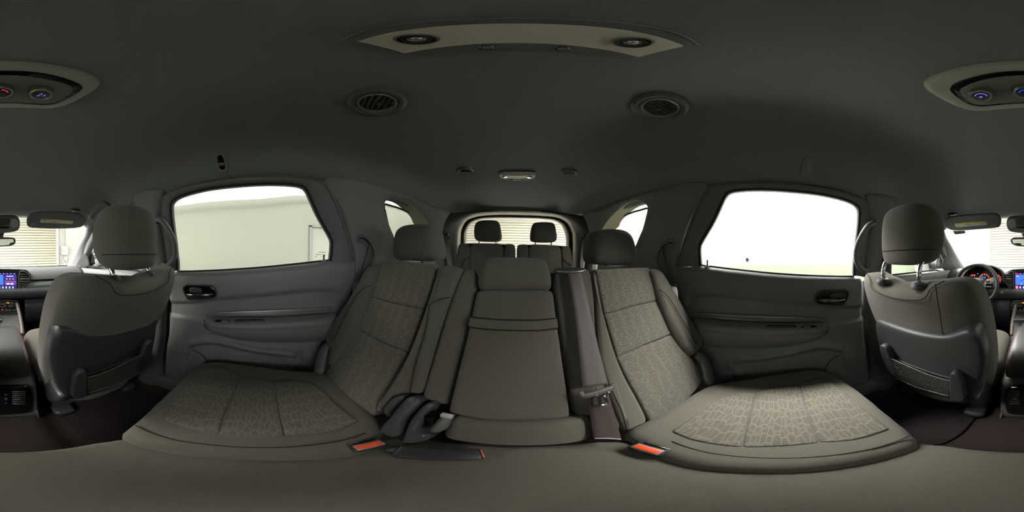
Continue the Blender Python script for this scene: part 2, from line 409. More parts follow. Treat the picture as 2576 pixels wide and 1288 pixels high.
# door in the left wall
dr = thing('door_5', 'pale steel door with closer in the wall beyond the passenger-side rear window', 'door', (-3.55, 1.55, ZG), kind='structure')
DW = mat('steel door pale', (130, 134, 122), .6)
rbox('leaf', (-3.56, 1.62, ZG+1.02), (.04, .9, 2.02), DW, dr, .004)
for y in (1.14, 2.1): rbox('jamb', (-3.55, y, ZG+1.04), (.08, .06, 2.1), mat('jamb grey', (112, 117, 107), .6), dr, .004)
rbox('lintel', (-3.55, 1.62, ZG+2.08), (.08, 1.02, .06), mat('jamb grey', (140, 146, 134)), dr, .004)
cl = rbox('closer', (-3.51, 1.75, ZG+1.97), (.06, .24, .05), mat('closer', (98, 102, 95), .4), dr, .006)
tube('closer_arm', [(-3.49, 1.7, ZG+2.0), (-3.44, 1.5, ZG+2.02), (-3.5, 1.4, ZG+2.06)], .01, mat('closer', (125, 130, 122)), cl, k=1)
so = thing('wall_socket', 'small dark square socket on the pale wall outside the passenger-side window', 'socket', PX((620, 652), -3.58))
p = PX((620, 652), -3.585); rbox('plate', p, (.02, .085, .085), mat('socket plate', (120, 116, 70), .5), so, .004)
rbox('insert', p+V((.01, -.005, 0)), (.02, .055, .07), INK, so, .003)

# ================================================================ cabin shell
sm = lambda x, a, b: (lambda t: t*t*(3-2*t))(max(0., min(1., (x-a)/(b-a))))
SIDE = {-1: 'passenger-side', 1: 'driver-side'}
# headliner
rows = []
ys = [-1.1+2.53*i/80 for i in range(81)]
for y in ys:
    w = W(y, sinterp(y, YR, ZR))+.012
    fr = [math.sin(math.pi/2*(-1+2*j/60)) for j in range(61)]
    zr = sinterp(y, YR, ZR); ed = [V((w+.04, y, zr-.014)), V((w+.025, y, zr-.015)), V((w+.010, y, zr-.010))]
    rows.append([mx(p, -1) for p in ed]+[V((w*f, y, HL(w*f, y))) for f in fr]+ed[::-1])
for y, dz_ in ((1.440, .008), (1.446, .024)): rows.append([V((p.x, y, p.z-dz_*(1-min(1, abs(p.x)/.7)**6))) for p in rows[80]])
hl = loft('ceiling', rows, HLN, None, recalc=False); solid(hl, .04, 1)
tag(hl, 'dark charcoal cloth headliner of the car roof', 'headliner', kind='structure')
# carpeted floor
def FZ(x, y):
    a = abs(x); z = -.9+.05*(1-sm(a, .09, .16))
    z += .1*sm(a, .60, .70)
    z += .3*sm(y, .35, .6)
    return z
rows = [[V((x, y, FZ(x, y))) for x in [-.76+1.52*i/60 for i in range(61)]] for y in [-1.9+3.6*j/60 for j in range(61)]]
fl = loft('floor', rows, CARP, None, recalc=False); solid(fl, .03, -1); tag(fl, 'black carpet on the car floor', 'carpet', kind='structure')
# lower body tub
rows = []
loop = [(-1, y) for y in [-1.95+3.7*i/30 for i in range(31)]]+[(1, y) for y in [1.75-3.7*i/30 for i in range(31)]]
for z in (-1.0, -.75, -.5, -.3, -.13): rows.append([V((s*(W(y, z)+.06), y, z)) for s, y in loop])
tub = loft('trim_9', rows, DARK, None, closed=True, recalc=False); solid(tub, .02, 0)
tag(tub, 'black inner body side behind the doors, below the window line', 'body side', kind='structure')
tag(solid(loft('trim_10', [[V((x, y, z)) for x in (-.72, -.36, 0, .36, .72)] for y, z in ((-2.0, -.16), (-1.86, -.145), (-1.745, -.135))], DARK, None, recalc=False), .03, 0), 'black cowl below the windscreen', 'cowl', kind='structure')

def patch(name, A, B, m, parent, s, off=0., nu=24, nv=14, thick=.012, bul=0., side=None):
    a = resamp(catmull([V((0, *q)) for q in A], 5), nu); b = resamp(catmull([V((0, *q)) for q in B], 5), nu); rows = []
    for p, q in zip(a, b):
        r = []
        for j in range(nv):
            t = j/(nv-1); c = p.lerp(q, t); r.append(SH(c.y, c.z, off+bul*math.sin(math.pi*t)**.7-.012*(t in (0, 1)), s))
        rows.append(r)
    o = loft(name, rows, m, parent, recalc=False); solid(o, thick, 0); return o
def ringpatch(name, outer, hole, m, parent, s, levels, n=120, thick=.0):
    """ring between an outer and a hole outline on the cabin side; levels=[(fraction, offset)]"""
    c = sum((V((0, *q)) for q in hole), V((0, 0, 0)))/len(hole)
    def polar(loop):
        L = resamp(catmull([V((0, *q)) for q in loop], 6, True), 400, True)
        A = sorted((math.atan2(p.z-c.z, p.y-c.y), (p-c).length) for p in L); return A
    o, h = polar(outer), polar(hole)
    def at(A, a):
        for (a0, r0), (a1, r1) in zip(A, A[1:]):
            if a0 <= a <= a1: return r0+(r1-r0)*(a-a0)/max(1e-9, a1-a0)
        return A[0][1]
    rows = []
    for f, off in levels:
        r = []
        for i in range(n):
            a = -math.pi+2*math.pi*(i+.5)/n; d = at(o, a)*(1-f)+at(h, a)*f
            y, z = c.y+d*math.cos(a), c.z+d*math.sin(a); r.append(SH(y, z, off, s))
        rows.append(r)
    ob = loft(name, rows, m, parent, closed=True, recalc=False)
    if thick: solid(ob, thick, 0)
    return ob

# ---------------------------------------------------------------- rear doors
HOLE = [(-.415, -.09), (-.412, .06), (-.401, .20), (-.372, .255), (-.244, .276), (-.081, .283), (.056, .288), (.150, .287), (.184, .274), (.218, .224), (.250, .176), (.292, .124), (.328, .080), (.341, .058), (.345, .02), (.346, -.037)]
OUTR = [(-.470, -.1), (-.465, .06), (-.455, .175), (-.422, .262), (-.376, .280), (-.291, .290), (-.140, .297), (.054, .302), (.208, .303), (.262, .293), (.342, .200), (.443, .037), (.483, -.047)]
BY, BZ = [-.47, -.365, -.17, 0, .2, .346, .5], [-.1, -.097, -.084, -.071, -.052, -.037, -.034]
RIDGE = [(-.334, -.53), (-.33, -.50), (-.313, -.475), (-.26, -.455), (-.194, -.45), (-.12, -.463), (-.04, -.48), (.05, -.497), (.136, -.511), (.165, -.53), (.17, -.56), (.14, -.62)]
def pdist(p, L):
    best = 9
    for a, b in zip(L, L[1:]):
        dx, dy = b[0]-a[0], b[1]-a[1]; t = max(0, min(1, ((p[0]-a[0])*dx+(p[1]-a[1])*dy)/(dx*dx+dy*dy)))
        best = min(best, math.hypot(p[0]-a[0]-t*dx, p[1]-a[1]-t*dy))
    return best
def door_rel(y, z):
    zb = interp(y, BY, BZ); r = -.03*math.exp(-(zb-z)/.010)
    zc = sinterp(y, [-.47, -.335, -.206, .037, .278, .397, .45], [-.262, -.247, -.216, -.188, -.176, -.200, -.28])
    r += .017*sm(z, zc-.014, zc+.012)
    if y < -.2: r += .013*sm(-.336-z, -.006, .006)*sm(-y, .2, .3)
    d = pdist((y, z), RIDGE); r += .019*math.exp(-(d/.017)**2)
    if z < -.44 and -.33 < y < .17:
        zp = interp(y, [q[0] for q in RIDGE[2:9]], [q[1] for q in RIDGE[2:9]]); r -= .02*sm(zp-z, .0, .04)
    r += .012*sm(-.46-z, 0, .1)
    r -= .03*sm(-.455-y, -.02, .012)
    return r
PLATE = mat('lettering grey', (120, 120, 116), .6)
for s in (-1, 1):
    d = thing('door_1' if s < 0 else 'door_2', f'charcoal rear door panel on the {SIDE[s]}, around its big window', 'car door', (s*.74, -.0, -.75), kind='structure')
    rows = []
    for i in range(100):
        t = i/99; r = []
        for j in range(120):
            u = j/119; zb = -.75; 
            y = -.468+u*.95; zt = interp(y, BY, BZ); z = zb+(zt-zb)*t
            yr = interp(z, [-.75, -.45, -.264, -.135, -.03], [.30, .375, .432, .481, .484])
            y = -.468+u*(yr+.468); zt = interp(y, BY, BZ); z = zb+(zt-zb)*t
            r.append(SH(y, z, door_rel(y, z), s))
        rows.append(r)
    pan = loft('lower_panel', rows, SOFT, d, recalc=False); solid(pan, .01, 0)
    # upper frame around the glass
    a = resamp(catmull([V((0, *q)) for q in OUTR], 6), 90); h = resamp(catmull([V((0, *q)) for q in HOLE], 6), 90)
    rows = []
    for f, off in [(0, -.02), (.02, .006), (.2, .012), (.6, .008), (.9, .0), (1.0, -.012), (1.0, -.04)]:
        rows.append([SH(p.lerp(q, f).y, p.lerp(q, f).z, off, s) for p, q in zip(a, h)])
    loft('window_frame', rows, PLA, d, recalc=False)
    tube('window_seal', [SH(q.y, q.z, -.006, s) for q in h], .006, RUB, d, k=0)
    tube('door_seal', [SH(q.y, q.z, .006, s) for q in a], .0055, PLA, d, k=0)
    # glass
    top = resamp([V((0, *q)) for q in HOLE[2:9]], 30); bot = resamp([V((0, *q)) for q in (HOLE[0], HOLE[-1])], 30)
    mid = resamp([V((0, *q)) for q in ((-.41, .06), (.34, .06))], 30)
    bt = [SH(p.y, p.z-.03, -.03, s) for p in bot]
    ang = catmull([V((0, *q)) for q in HOLE], 4); cen = V((0, -.03, .1)); vs = [SH(cen.y, cen.z, -.028, s)]; fs = []
    L = resamp([V((0, *q)) for q in HOLE]+[V((0, -.03, -.075))], 90, True)
    for p in L: vs.append(SH(p.y+(p.y-cen.y)*.03, p.z+(p.z-cen.z)*.03, -.028, s))
    for ring in (.66, .33): 
        for p in L: q = cen.lerp(p, ring); vs.append(SH(q.y, q.z, -.028, s))
    n = len(L)
    for j in range(n):
        k = (j+1) % n
        fs += [(1+j, 1+k, 1+n+k, 1+n+j), (1+n+j, 1+n+k, 1+2*n+k, 1+2*n+j), (1+2*n+j, 1+2*n+k, 0)]
    gl = obj('pane', vs, fs, GLASS, d)
    if s < 0: 
        for k, (y0, y1, z) in enumerate([(.285, .322, .006), (.27, .288, -.006), (.292, .306, -.006), (.31, .315, -.006), (.27, .278, -.016), (.298, .303, -.016), (.318, .326, -.010)]):
            tube('glass_marking', [SH(y0, z, -.025, s), SH(y1, z, -.025, s)], .0013, PLATE, gl, n=4, k=1)
    # sash strip along the belt
    tube('belt_seal', [SH(y, interp(y, BY, BZ)+.004, -.012, s) for y in [-.415+.77*i/12 for i in range(13)]], .005, RUB, d)
    # lock pin
    lp = SH(.31, -.04, -.008, s)
    lk = lathe('lock_pin', [(.0045, 0), (.0045, .03), (.003, .034), (0, .035)], lp+V((0, 0, 0)), (0, 0, 1), mat('lock pin', (95, 60, 60), .4), d, 14)
    lathe('ferrule', [(.014, 0), (.013, .004), (.006, .005)], lp, (0, 0, 1), SIL, lk, 20)
    # armrest
    n = 60; rows = []
    for i in range(n):
        y = -.285+.655*i/(n-1); e = sm(y, -.285, -.2)*(1-.35*sm(y, .3, .37))
        zt = sinterp(y, [-.285, -.257, -.089, .079, .32, .37], [-.328, -.323, -.312, -.306, -.313, -.319])
        zs = sinterp(y, [-.285, -.265, -.179, -.037, .141, .312, .37], [-.335, -.337, -.342, -.343, -.343, -.345, -.347])
        zu = sinterp(y, [-.285, -.26, -.2, -.1, .11, .3, .37], [-.335, -.355, -.40, -.422, -.440, -.457, -.46])
        q = [(-.005, zt+.01), (.02, zt+.004), (.045, zt), (.058, zt-.006), (.065, zt-.013), (.067, zs+.003), (.0655, zs), (.067, zs-.006), (.064, zs-.03), (.054, (zs+zu)/2-.01), (.036, zu+.018), (.028, zu+.006), (.02, zu), (-.005, zu-.006)]
        rows.append([SH(y, zz if o_ > 0 else zz, max(-.005, o_*e), s) for o_, zz in q])
    ar = loft('armrest', rows, SOFT, d, recalc=False); solid(ar, .004, 0)
    for k in range(2):
        pts = []
        for i in range(40):
            y = -.262+.61*i/39; zs = sinterp(y, [-.285, -.265, -.179, -.037, .141, .312, .37], [-.335, -.337, -.342, -.343, -.343, -.345, -.347])
            pts.append(SH(y, zs+.004-.0085*k, .068*(sm(y, -.285, -.2)*(1-.35*sm(y, .3, .37))), s))
        tube('stitching', pts, .0011, REDT, ar, n=5, k=0)
    pillow('pull_cup', [SH(y, z, .052, s) for y, z in [(-.115, -.306), (.03, -.300), (.018, -.314), (.008, -.319), (-.085, -.323), (-.1, -.318)]], DARK, d, .02, .004, -.002, rnd=2, face=(-s, 0, .5), n=48)
    # metal strip
    st = [(-.262, -.298), (-.155, -.276), (.037, -.263), (.2, -.266), (.345, -.274), (.362, -.286), (.352, -.303), (.194, -.296), (-.069, -.297), (-.247, -.304)]
    sp_ = pillow('accent_strip', [SH(y, z, .016, s) for y, z in st], STRP, d, .012, .004, .002, rnd=2, n=110, face=(-s, 0, 0))
    tube('strip_ridge', [SH(y, z, .0205, s) for y, z in [(-.22, -.296), (-.1, -.284), (.05, -.279), (.2, -.281), (.345, -.285)]], .002, SIL, sp_, n=6)
    # inner handle in its bezel
    hz = [(-.366, -.178), (-.352, -.160), (-.33, -.155), (-.235, -.151), (-.208, -.160), (-.196, -.182), (-.198, -.200), (-.222, -.214), (-.325, -.230), (-.345, -.222)]
    bz = pillow('handle_bezel', [SH(y, z, .027, s) for y, z in hz], BLK, d, .02, .007, -.004, rnd=2, n=72, face=(-s, 0, 0))
    tube('bezel_rim', [SH(y, z, .026, s) for y, z in hz], .004, DARK, bz, closed=True, n=8)
    tube('lever', [SH(y, z, o_, s) for y, z, o_ in [(-.345, -.206, .030), (-.31, -.206, .038), (-.27, -.201, .041), (-.235, -.196, .037), (-.21, -.192, .029)]], [.007, .012, .013, .011, .006], mat('lever gloss', (120, 120, 120), .15, metal=.9), bz, n=10, flat=(1, .6), up=(0, 0, 1))
    pillow('lock_rocker', [SH(y, z, .032, s) for y, z in [(-.335, -.185), (-.325, -.165), (-.285, -.163), (-.262, -.178), (-.27, -.19), (-.32, -.194)]], mat('rocker grey', (70, 70, 72), .25), bz, .01, .003, .001, rnd=1, n=40, face=(-s, 0, 0))
    # window switch
    sw = pillow('switch_plate', [SH(y, z, .052, s) for y, z in [(-.2, -.312), (-.13, -.308), (-.124, -.322), (-.192, -.328)]], BLK, d, .012, .002, 0, rnd=1, n=40, face=(-s, 0, .6))
    pillow('switch_button', [SH(y, z, .058, s) for y, z in [(-.168, -.307), (-.137, -.305), (-.134, -.317), (-.164, -.320)]], PLA, sw, .008, .002, .001, rnd=1, n=32, face=(-s, 0, .6))
    # speaker outline low in the door
    spk = [(-.425, -.64), (-.42, -.56), (-.40, -.525), (-.35, -.515), (-.28, -.53), (-.24, -.57), (-.235, -.64), (-.28, -.69), (-.38, -.695)]
    pillow('speaker_cover', [SH(y, z, .020, s) for y, z in spk], SOFT, d, .012, .004, .003, rnd=2, n=64, face=(-s, 0, 0))

    # ------------------------------------------------------------ B pillar, front door, A pillar
    bp = thing('trim_1' if s < 0 else 'trim_2', f'charcoal upright pillar trim behind the {SIDE[s]} front seat, beside the rear window', 'pillar trim', (s*.72, -.55, -.8), kind='structure')
    patch('upper_cover', [(-.655, -.14), (-.650, 0), (-.62, .15), (-.575, .31)], [(-.475, -.14), (-.472, .06), (-.462, .18), (-.40, .302)], PIL, bp, s, .012, bul=.028, nu=30, nv=16)
    patch('lower_cover', [(-.66, -.88), (-.66, -.5), (-.655, -.14)], [(-.44, -.88), (-.475, -.7), (-.48, -.5), (-.475, -.14)], PLA, bp, s, .012, bul=.03, nu=24, nv=12)
    patch('sill', [(-1.3, -.9), (-.66, -.88), (.0, -.88), (.4, -.88)], [(-1.3, -.72), (-.66, -.75), (-.44, -.76), (.4, -.74)], PLA, bp, s, .01, bul=.03, nu=30, nv=10)
    text('embossed_mark', 'AIRBAG', SH(-.545, .262, .035, s), (0, -1, 0) if s > 0 else (0, 1, 0), (0, 0, 1), .014, PLA, bp, .0015)
    fd = thing('door_3' if s < 0 else 'door_4', f'front door on the {SIDE[s]}, mostly hidden behind the front seat', 'car door', (s*.74, -1.0, -.75), kind='structure')
    patch('lower_panel', [(-.65, -.75), (-.65, -.4), (-.65, -.11)], [(-1.42, -.75), (-1.42, -.4), (-1.42, -.125)], SOFT, fd, s, .0, bul=.02, nu=16, nv=20)
    patch('armrest', [(-.7, -.42), (-.7, -.36), (-.7, -.30)], [(-1.3, -.4), (-1.3, -.34), (-1.3, -.28)], SOFT, fd, s, .05, bul=.02, nu=8, nv=20, thick=.05)
    fh = [(-.66, -.10), (-.655, .05), (-.625, .19), (-.61, .245), (-.72, .235), (-.95, .175), (-1.14, .075), (-1.29, -.04), (-1.31, -.1)]
    fo = [(-.63, -.11), (-.625, .06), (-.60, .2), (-.56, .285), (-.72, .265), (-.98, .215), (-1.2, .10), (-1.36, -.06), (-1.42, -.13)]
    a = resamp(catmull([V((0, *q)) for q in fo], 6), 60); h = resamp(catmull([V((0, *q)) for q in fh], 6), 60)
    loft('window_frame', [[SH(p.lerp(q, f).y, p.lerp(q, f).z, off, s) for p, q in zip(a, h)] for f, off in [(0, -.01), (.1, .01), (.8, .008), (1, -.01), (1, -.03)]], PLA, fd, recalc=False)
    c0 = V((0, -.9, .05)); L = resamp([V((0, *q)) for q in fh], 50, True)
    obj('pane', [SH(c0.y, c0.z, -.024, s)]+[SH(p.y, p.z, -.024, s) for p in L], [(0, 1+j, 1+(j+1) % 50) for j in range(50)], GLASS, fd)
    tube('belt_seal', [SH(y, -.105-.02*(y < -1.2), -.005, s) for y in [-.66-.65*i/8 for i in range(9)]], .006, RUB, fd)
    pillow('sail_panel', [SH(y, z, .012, s) for y, z in [(-1.22, -.115), (-1.23, -.03), (-1.27, .03), (-1.45, -.1), (-1.46, -.13)]], DARK, fd, .01, .004, .002, rnd=1, face=(-s, .3, 0))
    ap = thing('trim_3' if s < 0 else 'trim_4', f'grey windscreen pillar trim on the {SIDE[s]} of the dashboard', 'pillar trim', (s*.68, -1.5, -.15), kind='structure')
    wsn = V((0, .34, -.65)); wp0 = V((0, -1.1, .235))
    A = [PP(q, wp0, wsn) for q in [(221, 560), (213, 590), (199, 615), (183, 645), (165, 676), (158, 690)]]
    A = [mx(p, -s) for p in A]
    B = [SH(y, z, 0, s) for y, z in [(-1.02, .225), (-1.09, .165), (-1.19, .098), (-1.3, .01), (-1.42, -.11), (-1.46, -.17)]]
    a, b = resamp(catmull(A, 5), 24), resamp(catmull(B, 5), 24)
    solid(loft('cover', [[p.lerp(q, t)+V((-s*.03*math.sin(math.pi*t), .02*math.sin(math.pi*t), 0)) for t in [j/10 for j in range(11)]] for p, q in zip(a, b)], mat('pillar grey', (124, 125, 124), .7, bump=.2), ap, recalc=False), .01, 0)
    tw = mx(PS((199.5, 673)), -s)+V((-s*.02, .02, 0))
    tr = lathe('tweeter', [(0, .002), (.016, .002), (.017, .004), (.0215, .006), (.023, 0)], tw, (-s*.8, .75, 0), mat('tweeter ring', (150, 150, 148), .4), ap, 28)
    lathe('tweeter_grille', [(0, .0035), (.016, .003)], tw, (-s*.8, .75, 0), mat('tweeter mesh', (120, 120, 118), .7, noise=.3, nscale=2500), tr, 24)

    # ------------------------------------------------------------ C pillar and quarter window
    qh = [(PS(q).y, PS(q).z) for q in [(966, 520), (972, 504), (988, 496), (1008, 497), (1030, 509), (1058, 535), (1080, 566), (1092, 600), (1096, 635), (1080, 655), (1020, 655), (1000, 620), (988, 588), (975, 555)]]
    qo = [(.243, .318), (.345, .215), (.455, .045), (.487, -.045), (.487, -.16), (.7, -.16), (1.0, -.16), (1.26, -.14), (1.27, .1), (1.24, .345), (1.0, .345), (.7, .345), (.45, .34)]
    cp = thing('trim_5' if s < 0 else 'trim_6', f'charcoal quarter panel trim behind the rear door on the {SIDE[s]}', 'pillar trim', (s*.66, .8, -.4), kind='structure')
    ringpatch('cover', qo, qh, PIL, cp, s, [(0, -.03), (0, .004), (.05, .014), (.5, .016), (.93, .012), (1, .0)], 140)
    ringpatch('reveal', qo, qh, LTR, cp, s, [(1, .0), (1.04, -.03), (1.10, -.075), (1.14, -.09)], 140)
    patch('lower_cover', [(.46, -.75), (.47, -.4), (.487, -.14)], [(1.5, -.75), (1.5, -.4), (1.45, -.13)], LTR if False else PLA, cp, s, .01, bul=.03, nu=16, nv=16)
    patch('leak_blocker', [(.37, -.7), (.40, -.3), (.41, -.02), (.36, .2)], [(.56, -.7), (.56, -.3), (.56, -.02), (.52, .2)], DARK, cp, s, -.045, nu=14, nv=6)  # added hidden strip, stops outside light leaking past the door edge
    # wheel-house bulges beside the third row
    pillow('arm_rest_ledge', [mx(q, -s) for q in [PX((1094, 618), -.56), PX((1108, 626), -.53), PX((1118, 645), -.50), PX((1122, 690), -.48), PX((1094, 690), -.54)]], mat('wheel house trim', (104, 103, 94), .7), cp, .04, .02, .02, rnd=2)
    w_ = thing('window_1' if s < 0 else 'window_2', f'small curved quarter window behind the {SIDE[s]} rear door', 'window', (s*.7, .85, .1), kind='structure')
    c0 = V((0, sum(q[0] for q in qh)/len(qh), sum(q[1] for q in qh)/len(qh))); L = resamp(catmull([V((0, *q)) for q in qh], 5, True), 60, True)
    obj('pane', [SH(c0.y, c0.z, -.088, s)]+[SH(p.y, p.z, -.088, s) for p in L], [(0, 1+j, 1+(j+1) % 60) for j in range(60)], GLASS, w_)
    gq = [(PS(q, -.08).y, PS(q, -.08).z) for q in [(967, 520), (969, 514), (985, 518), (1010, 526), (1040, 541), (1062, 560), (1075, 590), (1085, 640), (1060, 652), (1020, 652), (1000, 620), (980, 575)]]
    tube('glass_seal', [SH(y, z, -.082, s) for y, z in gq], .006, RUB, w_, closed=True)

# ---------------------------------------------------------------- windscreen
wn = thing('window_4', 'wide windscreen above the dashboard', 'windscreen', (0, -1.75, -.13), kind='structure')
rows = []
for i in range(9):
    t = i/8; y = -1.08-.69*t; z = .245-.385*t; w = .60+.14*t
    rows.append([V((w*u, y+.10*u*u*t+.03*u*u, z)) for u in [-1+2*j/16 for j in range(17)]])
loft('pane', rows, WGLASS, wn, recalc=False)
bc = thing('barcode_sticker', 'small white barcode sticker at the top of the windscreen above the steering wheel', 'sticker', PP((2411, 590), (0, -1.12, .22), (0, .34, -.65)))
bq = [PP(q, (0, -1.1, .215), (0, .34, -.65)) for q in [(2397, 581), (2427, 580), (2429, 587), (2401, 591)]]
pillow('paper', bq, mat('sticker paper', (190, 185, 165), .6), bc, .0012, .0003, 0, rnd=0, n=24)
for k in range(9):
    t = .12+.76*k/8; a = bq[0].lerp(bq[1], t)*.997; b = bq[3].lerp(bq[2], t)*.997
    tube('bar', [a.lerp(b, .25), a.lerp(b, .85)], .0012+.0006*(k % 3), INK, bc, n=4, k=1)

# ---------------------------------------------------------------- tailgate and D pillars
tg = thing('window_3', 'tailgate window behind the third-row seats', 'tailgate', (0, 1.6, -.15), kind='structure')
def Y(q, y=1.6): return PY(q, y)
def half(L, y): 
    return [PY(q, y) for q in L]
o1 = [(1148, 690), (1148, 600), (1151, 572), (1166, 549), (1195, 535), (1240, 531), (1299, 530), (1360, 532), (1405, 537), (1435, 552), (1448, 576), (1452, 604), (1452, 695)]
o2 = [(1159, 690), (1159, 600), (1162, 577), (1174, 556), (1200, 545), (1240, 541), (1299, 541), (1360, 543), (1400, 547), (1425, 560), (1437, 582), (1440, 606), (1440, 695)]
o3 = [(1166, 690), (1166, 604), (1169, 580), (1180, 560), (1205, 549), (1245, 546), (1299, 546), (1360, 548), (1396, 552), (1418, 563), (1429, 584), (1432, 608), (1432, 695)]
o4 = [(1172, 690), (1173, 606), (1175, 582), (1186, 563), (1208, 552), (1247, 549), (1299, 549), (1360, 551), (1392, 555), (1411, 566), (1421, 586), (1424, 610), (1424, 695)]
def ringup(name, L1, y1, L2, y2, m):
    a = resamp(catmull(half(L1, y1), 5), 80); b = resamp(catmull(half(L2, y2), 5), 80)
    return solid(loft(name, [a, [p.lerp(q, .5) for p, q in zip(a, b)], b], m, tg, recalc=False), .004, 0)
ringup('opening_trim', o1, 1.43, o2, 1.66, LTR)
ringup('weather_seal', o2, 1.66, o3, 1.67, RUB)
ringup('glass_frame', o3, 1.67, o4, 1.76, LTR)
a = resamp(catmull(half(o4, 1.76), 5), 60)
obj('pane', [V((0, 1.76, .1))]+[q*1.004 for q in a], [(0, 1+j, 1+(j+1) % 60) for j in range(60)], GLASS, tg)
for k in range(9):
    z = .01+.028*k; tube('defroster_line', [V((x, 1.762, z)) for x in (-.5, 0, .5)], .0008, mat('defroster', (150, 140, 105), .6), tg, n=4, k=1)
rbox('lower_liner', (0, 1.78, -.5), (1.25, .06, .86), PLA, tg, .02)
for s in (-1, 1):
    dp = thing('trim_7' if s < 0 else 'trim_8', f'dark tailgate pillar trim on the {SIDE[s]} of the tailgate window', 'pillar trim', (s*.6, 1.45, -.1), kind='structure')
    A = [SH(1.22, z, .0, s) for z in (-.5, -.15, .1, .25, .345)]
    o1s = o1 if s > 0 else o1
    B = [p for p in (half(o1[:6], 1.435) if s < 0 else half(o1[::-1][:6], 1.435))]; B[0].z = -.5
    a, b = resamp(catmull(A, 5), 30), resamp(catmull(B, 5), 30)
    solid(loft('cover', [[p.lerp(q, t)+V((-s*.012*math.sin(math.pi*t), 0, 0)) for t in [j/8 for j in range(9)]] for p, q in zip(a, b)], mat('D pillar dark', (62, 63, 60), .85, bump=.2), dp, recalc=False), .01, 0)
# header strip closing the roof to the tailgate
rows = [[V((x, 1.5+.02*k, HL(x, 1.5)-.0-.025*k+.03)) for x in [-.62+1.24*i/20 for i in range(21)]] for k in range(3)]

# ================================================================ second row of seats
B0 = V((0, .28, -.5)); BN = V((0, -.47, .24)).normalized()
def PB(q, off=0): return PP(q, B0+BN*off, BN)
BL = lambda L, off=0: [PB(q, off) for q in L]
def seam(name, L, parent, r=.0016, m=None, off=0):
    return tube(name, BL(L, off), r, m or SEAM, parent, n=5)
HPOST = mat('headrest post', (150, 150, 148), .25, metal=.9)
def headrest(parent, L, y, thick, posts, zb, m=FAB, seamx=None):
    """padded headrest with two posts; L is its rear-view outline"""
    f = [PY(q, y) for q in L]; hr = pillow('headrest', f, m, parent, thick, thick*.33, .012, rnd=2, n=80, face=(0, -1, 0), steps=6)
    for px in posts:
        p = PY(px, y+thick*.5); tube('headrest_post', [p+V((0, 0, .03)), p, V((p.x, p.y, zb))], .006, HPOST, parent, n=12)
        lathe('post_guide', [(.008, .006), (.013, .005), (.015, 0)], (p.x, p.y, zb+.002), (0, 0, 1), DARK, parent, 18)
    return hr
# ---- passenger-side outboard seat
s2 = thing('cloth_car_seat', 'dark olive-grey cloth rear seat next to the passenger-side door', 'car seat', (-.42, .05, -.9), 'second-row seats')
pillow('back_shell', BL([(925, 668), (1160, 678), (1113, 800), (1062, 975), (1030, 990), (960, 1040), (835, 930), (845, 850), (905, 720)], -.03), BACKP, s2, .06, .02, 0, rnd=1)
pillow('backrest_upper_insert', BL([(956, 656), (1000, 655), (1101, 664), (1093, 697), (1080, 740), (1067, 777), (1000, 765), (926, 745), (936, 722)], .012), FABP, s2, .05, .008, .006, rnd=0)
pillow('backrest_middle_insert', BL([(926, 745), (1000, 765), (1067, 777), (1048, 832), (1027, 887), (955, 858), (898, 826), (912, 786)], .010), FABP, s2, .05, .008, .008, rnd=0)
pillow('backrest_lower_insert', BL([(898, 826), (955, 858), (1027, 887), (1000, 935), (975, 972), (958, 1000), (940, 1048), (900, 1027), (850, 987), (815, 940), (860, 880)], .010), FABP, s2, .05, .008, .012, rnd=0)
pillow('outer_bolster', BL([(918, 668), (956, 656), (936, 722), (926, 745), (910, 790), (898, 826), (860, 880), (826, 925), (818, 905), (829, 884), (814, 853), (816, 833), (860, 775), (900, 712)], .03), FAB, s2, .09, .022, .012, rnd=2, n=110)
pillow('inner_bolster', BL([(1101, 664), (1150, 667), (1166, 677), (1150, 705), (1113, 800), (1085, 900), (1059, 984), (1050, 994), (1023, 988), (990, 1000), (965, 1018), (945, 1046), (958, 1000), (980, 968), (1010, 918), (1030, 880), (1050, 826), (1068, 775), (1093, 697)], .026), FAB, s2, .09, .016, .008, rnd=2, n=140)
seam('bolster_seam', [(1079, 766), (1070, 830), (1046, 910), (1030, 990)], s2, off=.036)
seam('bolster_seam', [(1133, 748), (1108, 752), (1080, 766)], s2, off=.036)
seam('bolster_seam', [(936, 717), (905, 733), (870, 790), (838, 860)], s2, off=.045)
headrest(s2, [(984, 600), (990, 577), (1005, 566), (1030, 561), (1070, 561), (1083, 565), (1090, 590), (1097, 635), (1095, 652), (1080, 659), (1000, 656), (983, 650), (981, 630)], .575, .10, [(1008, 658), (1062, 660)], -.03)
# cushion
def CU(L, z): return [PZ(q, z) for q in L]
CF = V((0, 0, 1))
pillow('cushion', CU([(300, 1090), (330, 1065), (400, 1000), (470, 935), (510, 906), (560, 904), (640, 915), (720, 926), (800, 928), (840, 940), (895, 992), (968, 1058), (945, 1120), (860, 1147), (740, 1152), (600, 1149), (430, 1133), (330, 1110)], -.542), FAB, s2, .13, .03, .008, rnd=1, n=120, face=CF)
pillow('cushion_outer_insert', CU([(497, 936), (520, 925), (560, 922), (605, 945), (583, 1000), (560, 1050), (549, 1092), (480, 1078), (410, 1055), (440, 1003)], -.5325), FABP, s2, .02, .004, .005, rnd=0, face=CF)
pillow('cushion_middle_insert', CU([(607, 945), (650, 952), (690, 958), (695, 1000), (707, 1060), (716, 1096), (640, 1099), (551, 1092), (562, 1050), (586, 1000)], -.5325), FABP, s2, .02, .004, .005, rnd=0, face=CF)
pillow('cushion_rear_insert', CU([(692, 958), (740, 956), (790, 965), (820, 990), (860, 1030), (900, 1058), (850, 1080), (780, 1092), (718, 1096), (708, 1060), (697, 1000)], -.5325), FABP, s2, .02, .004, .005, rnd=0, face=CF)
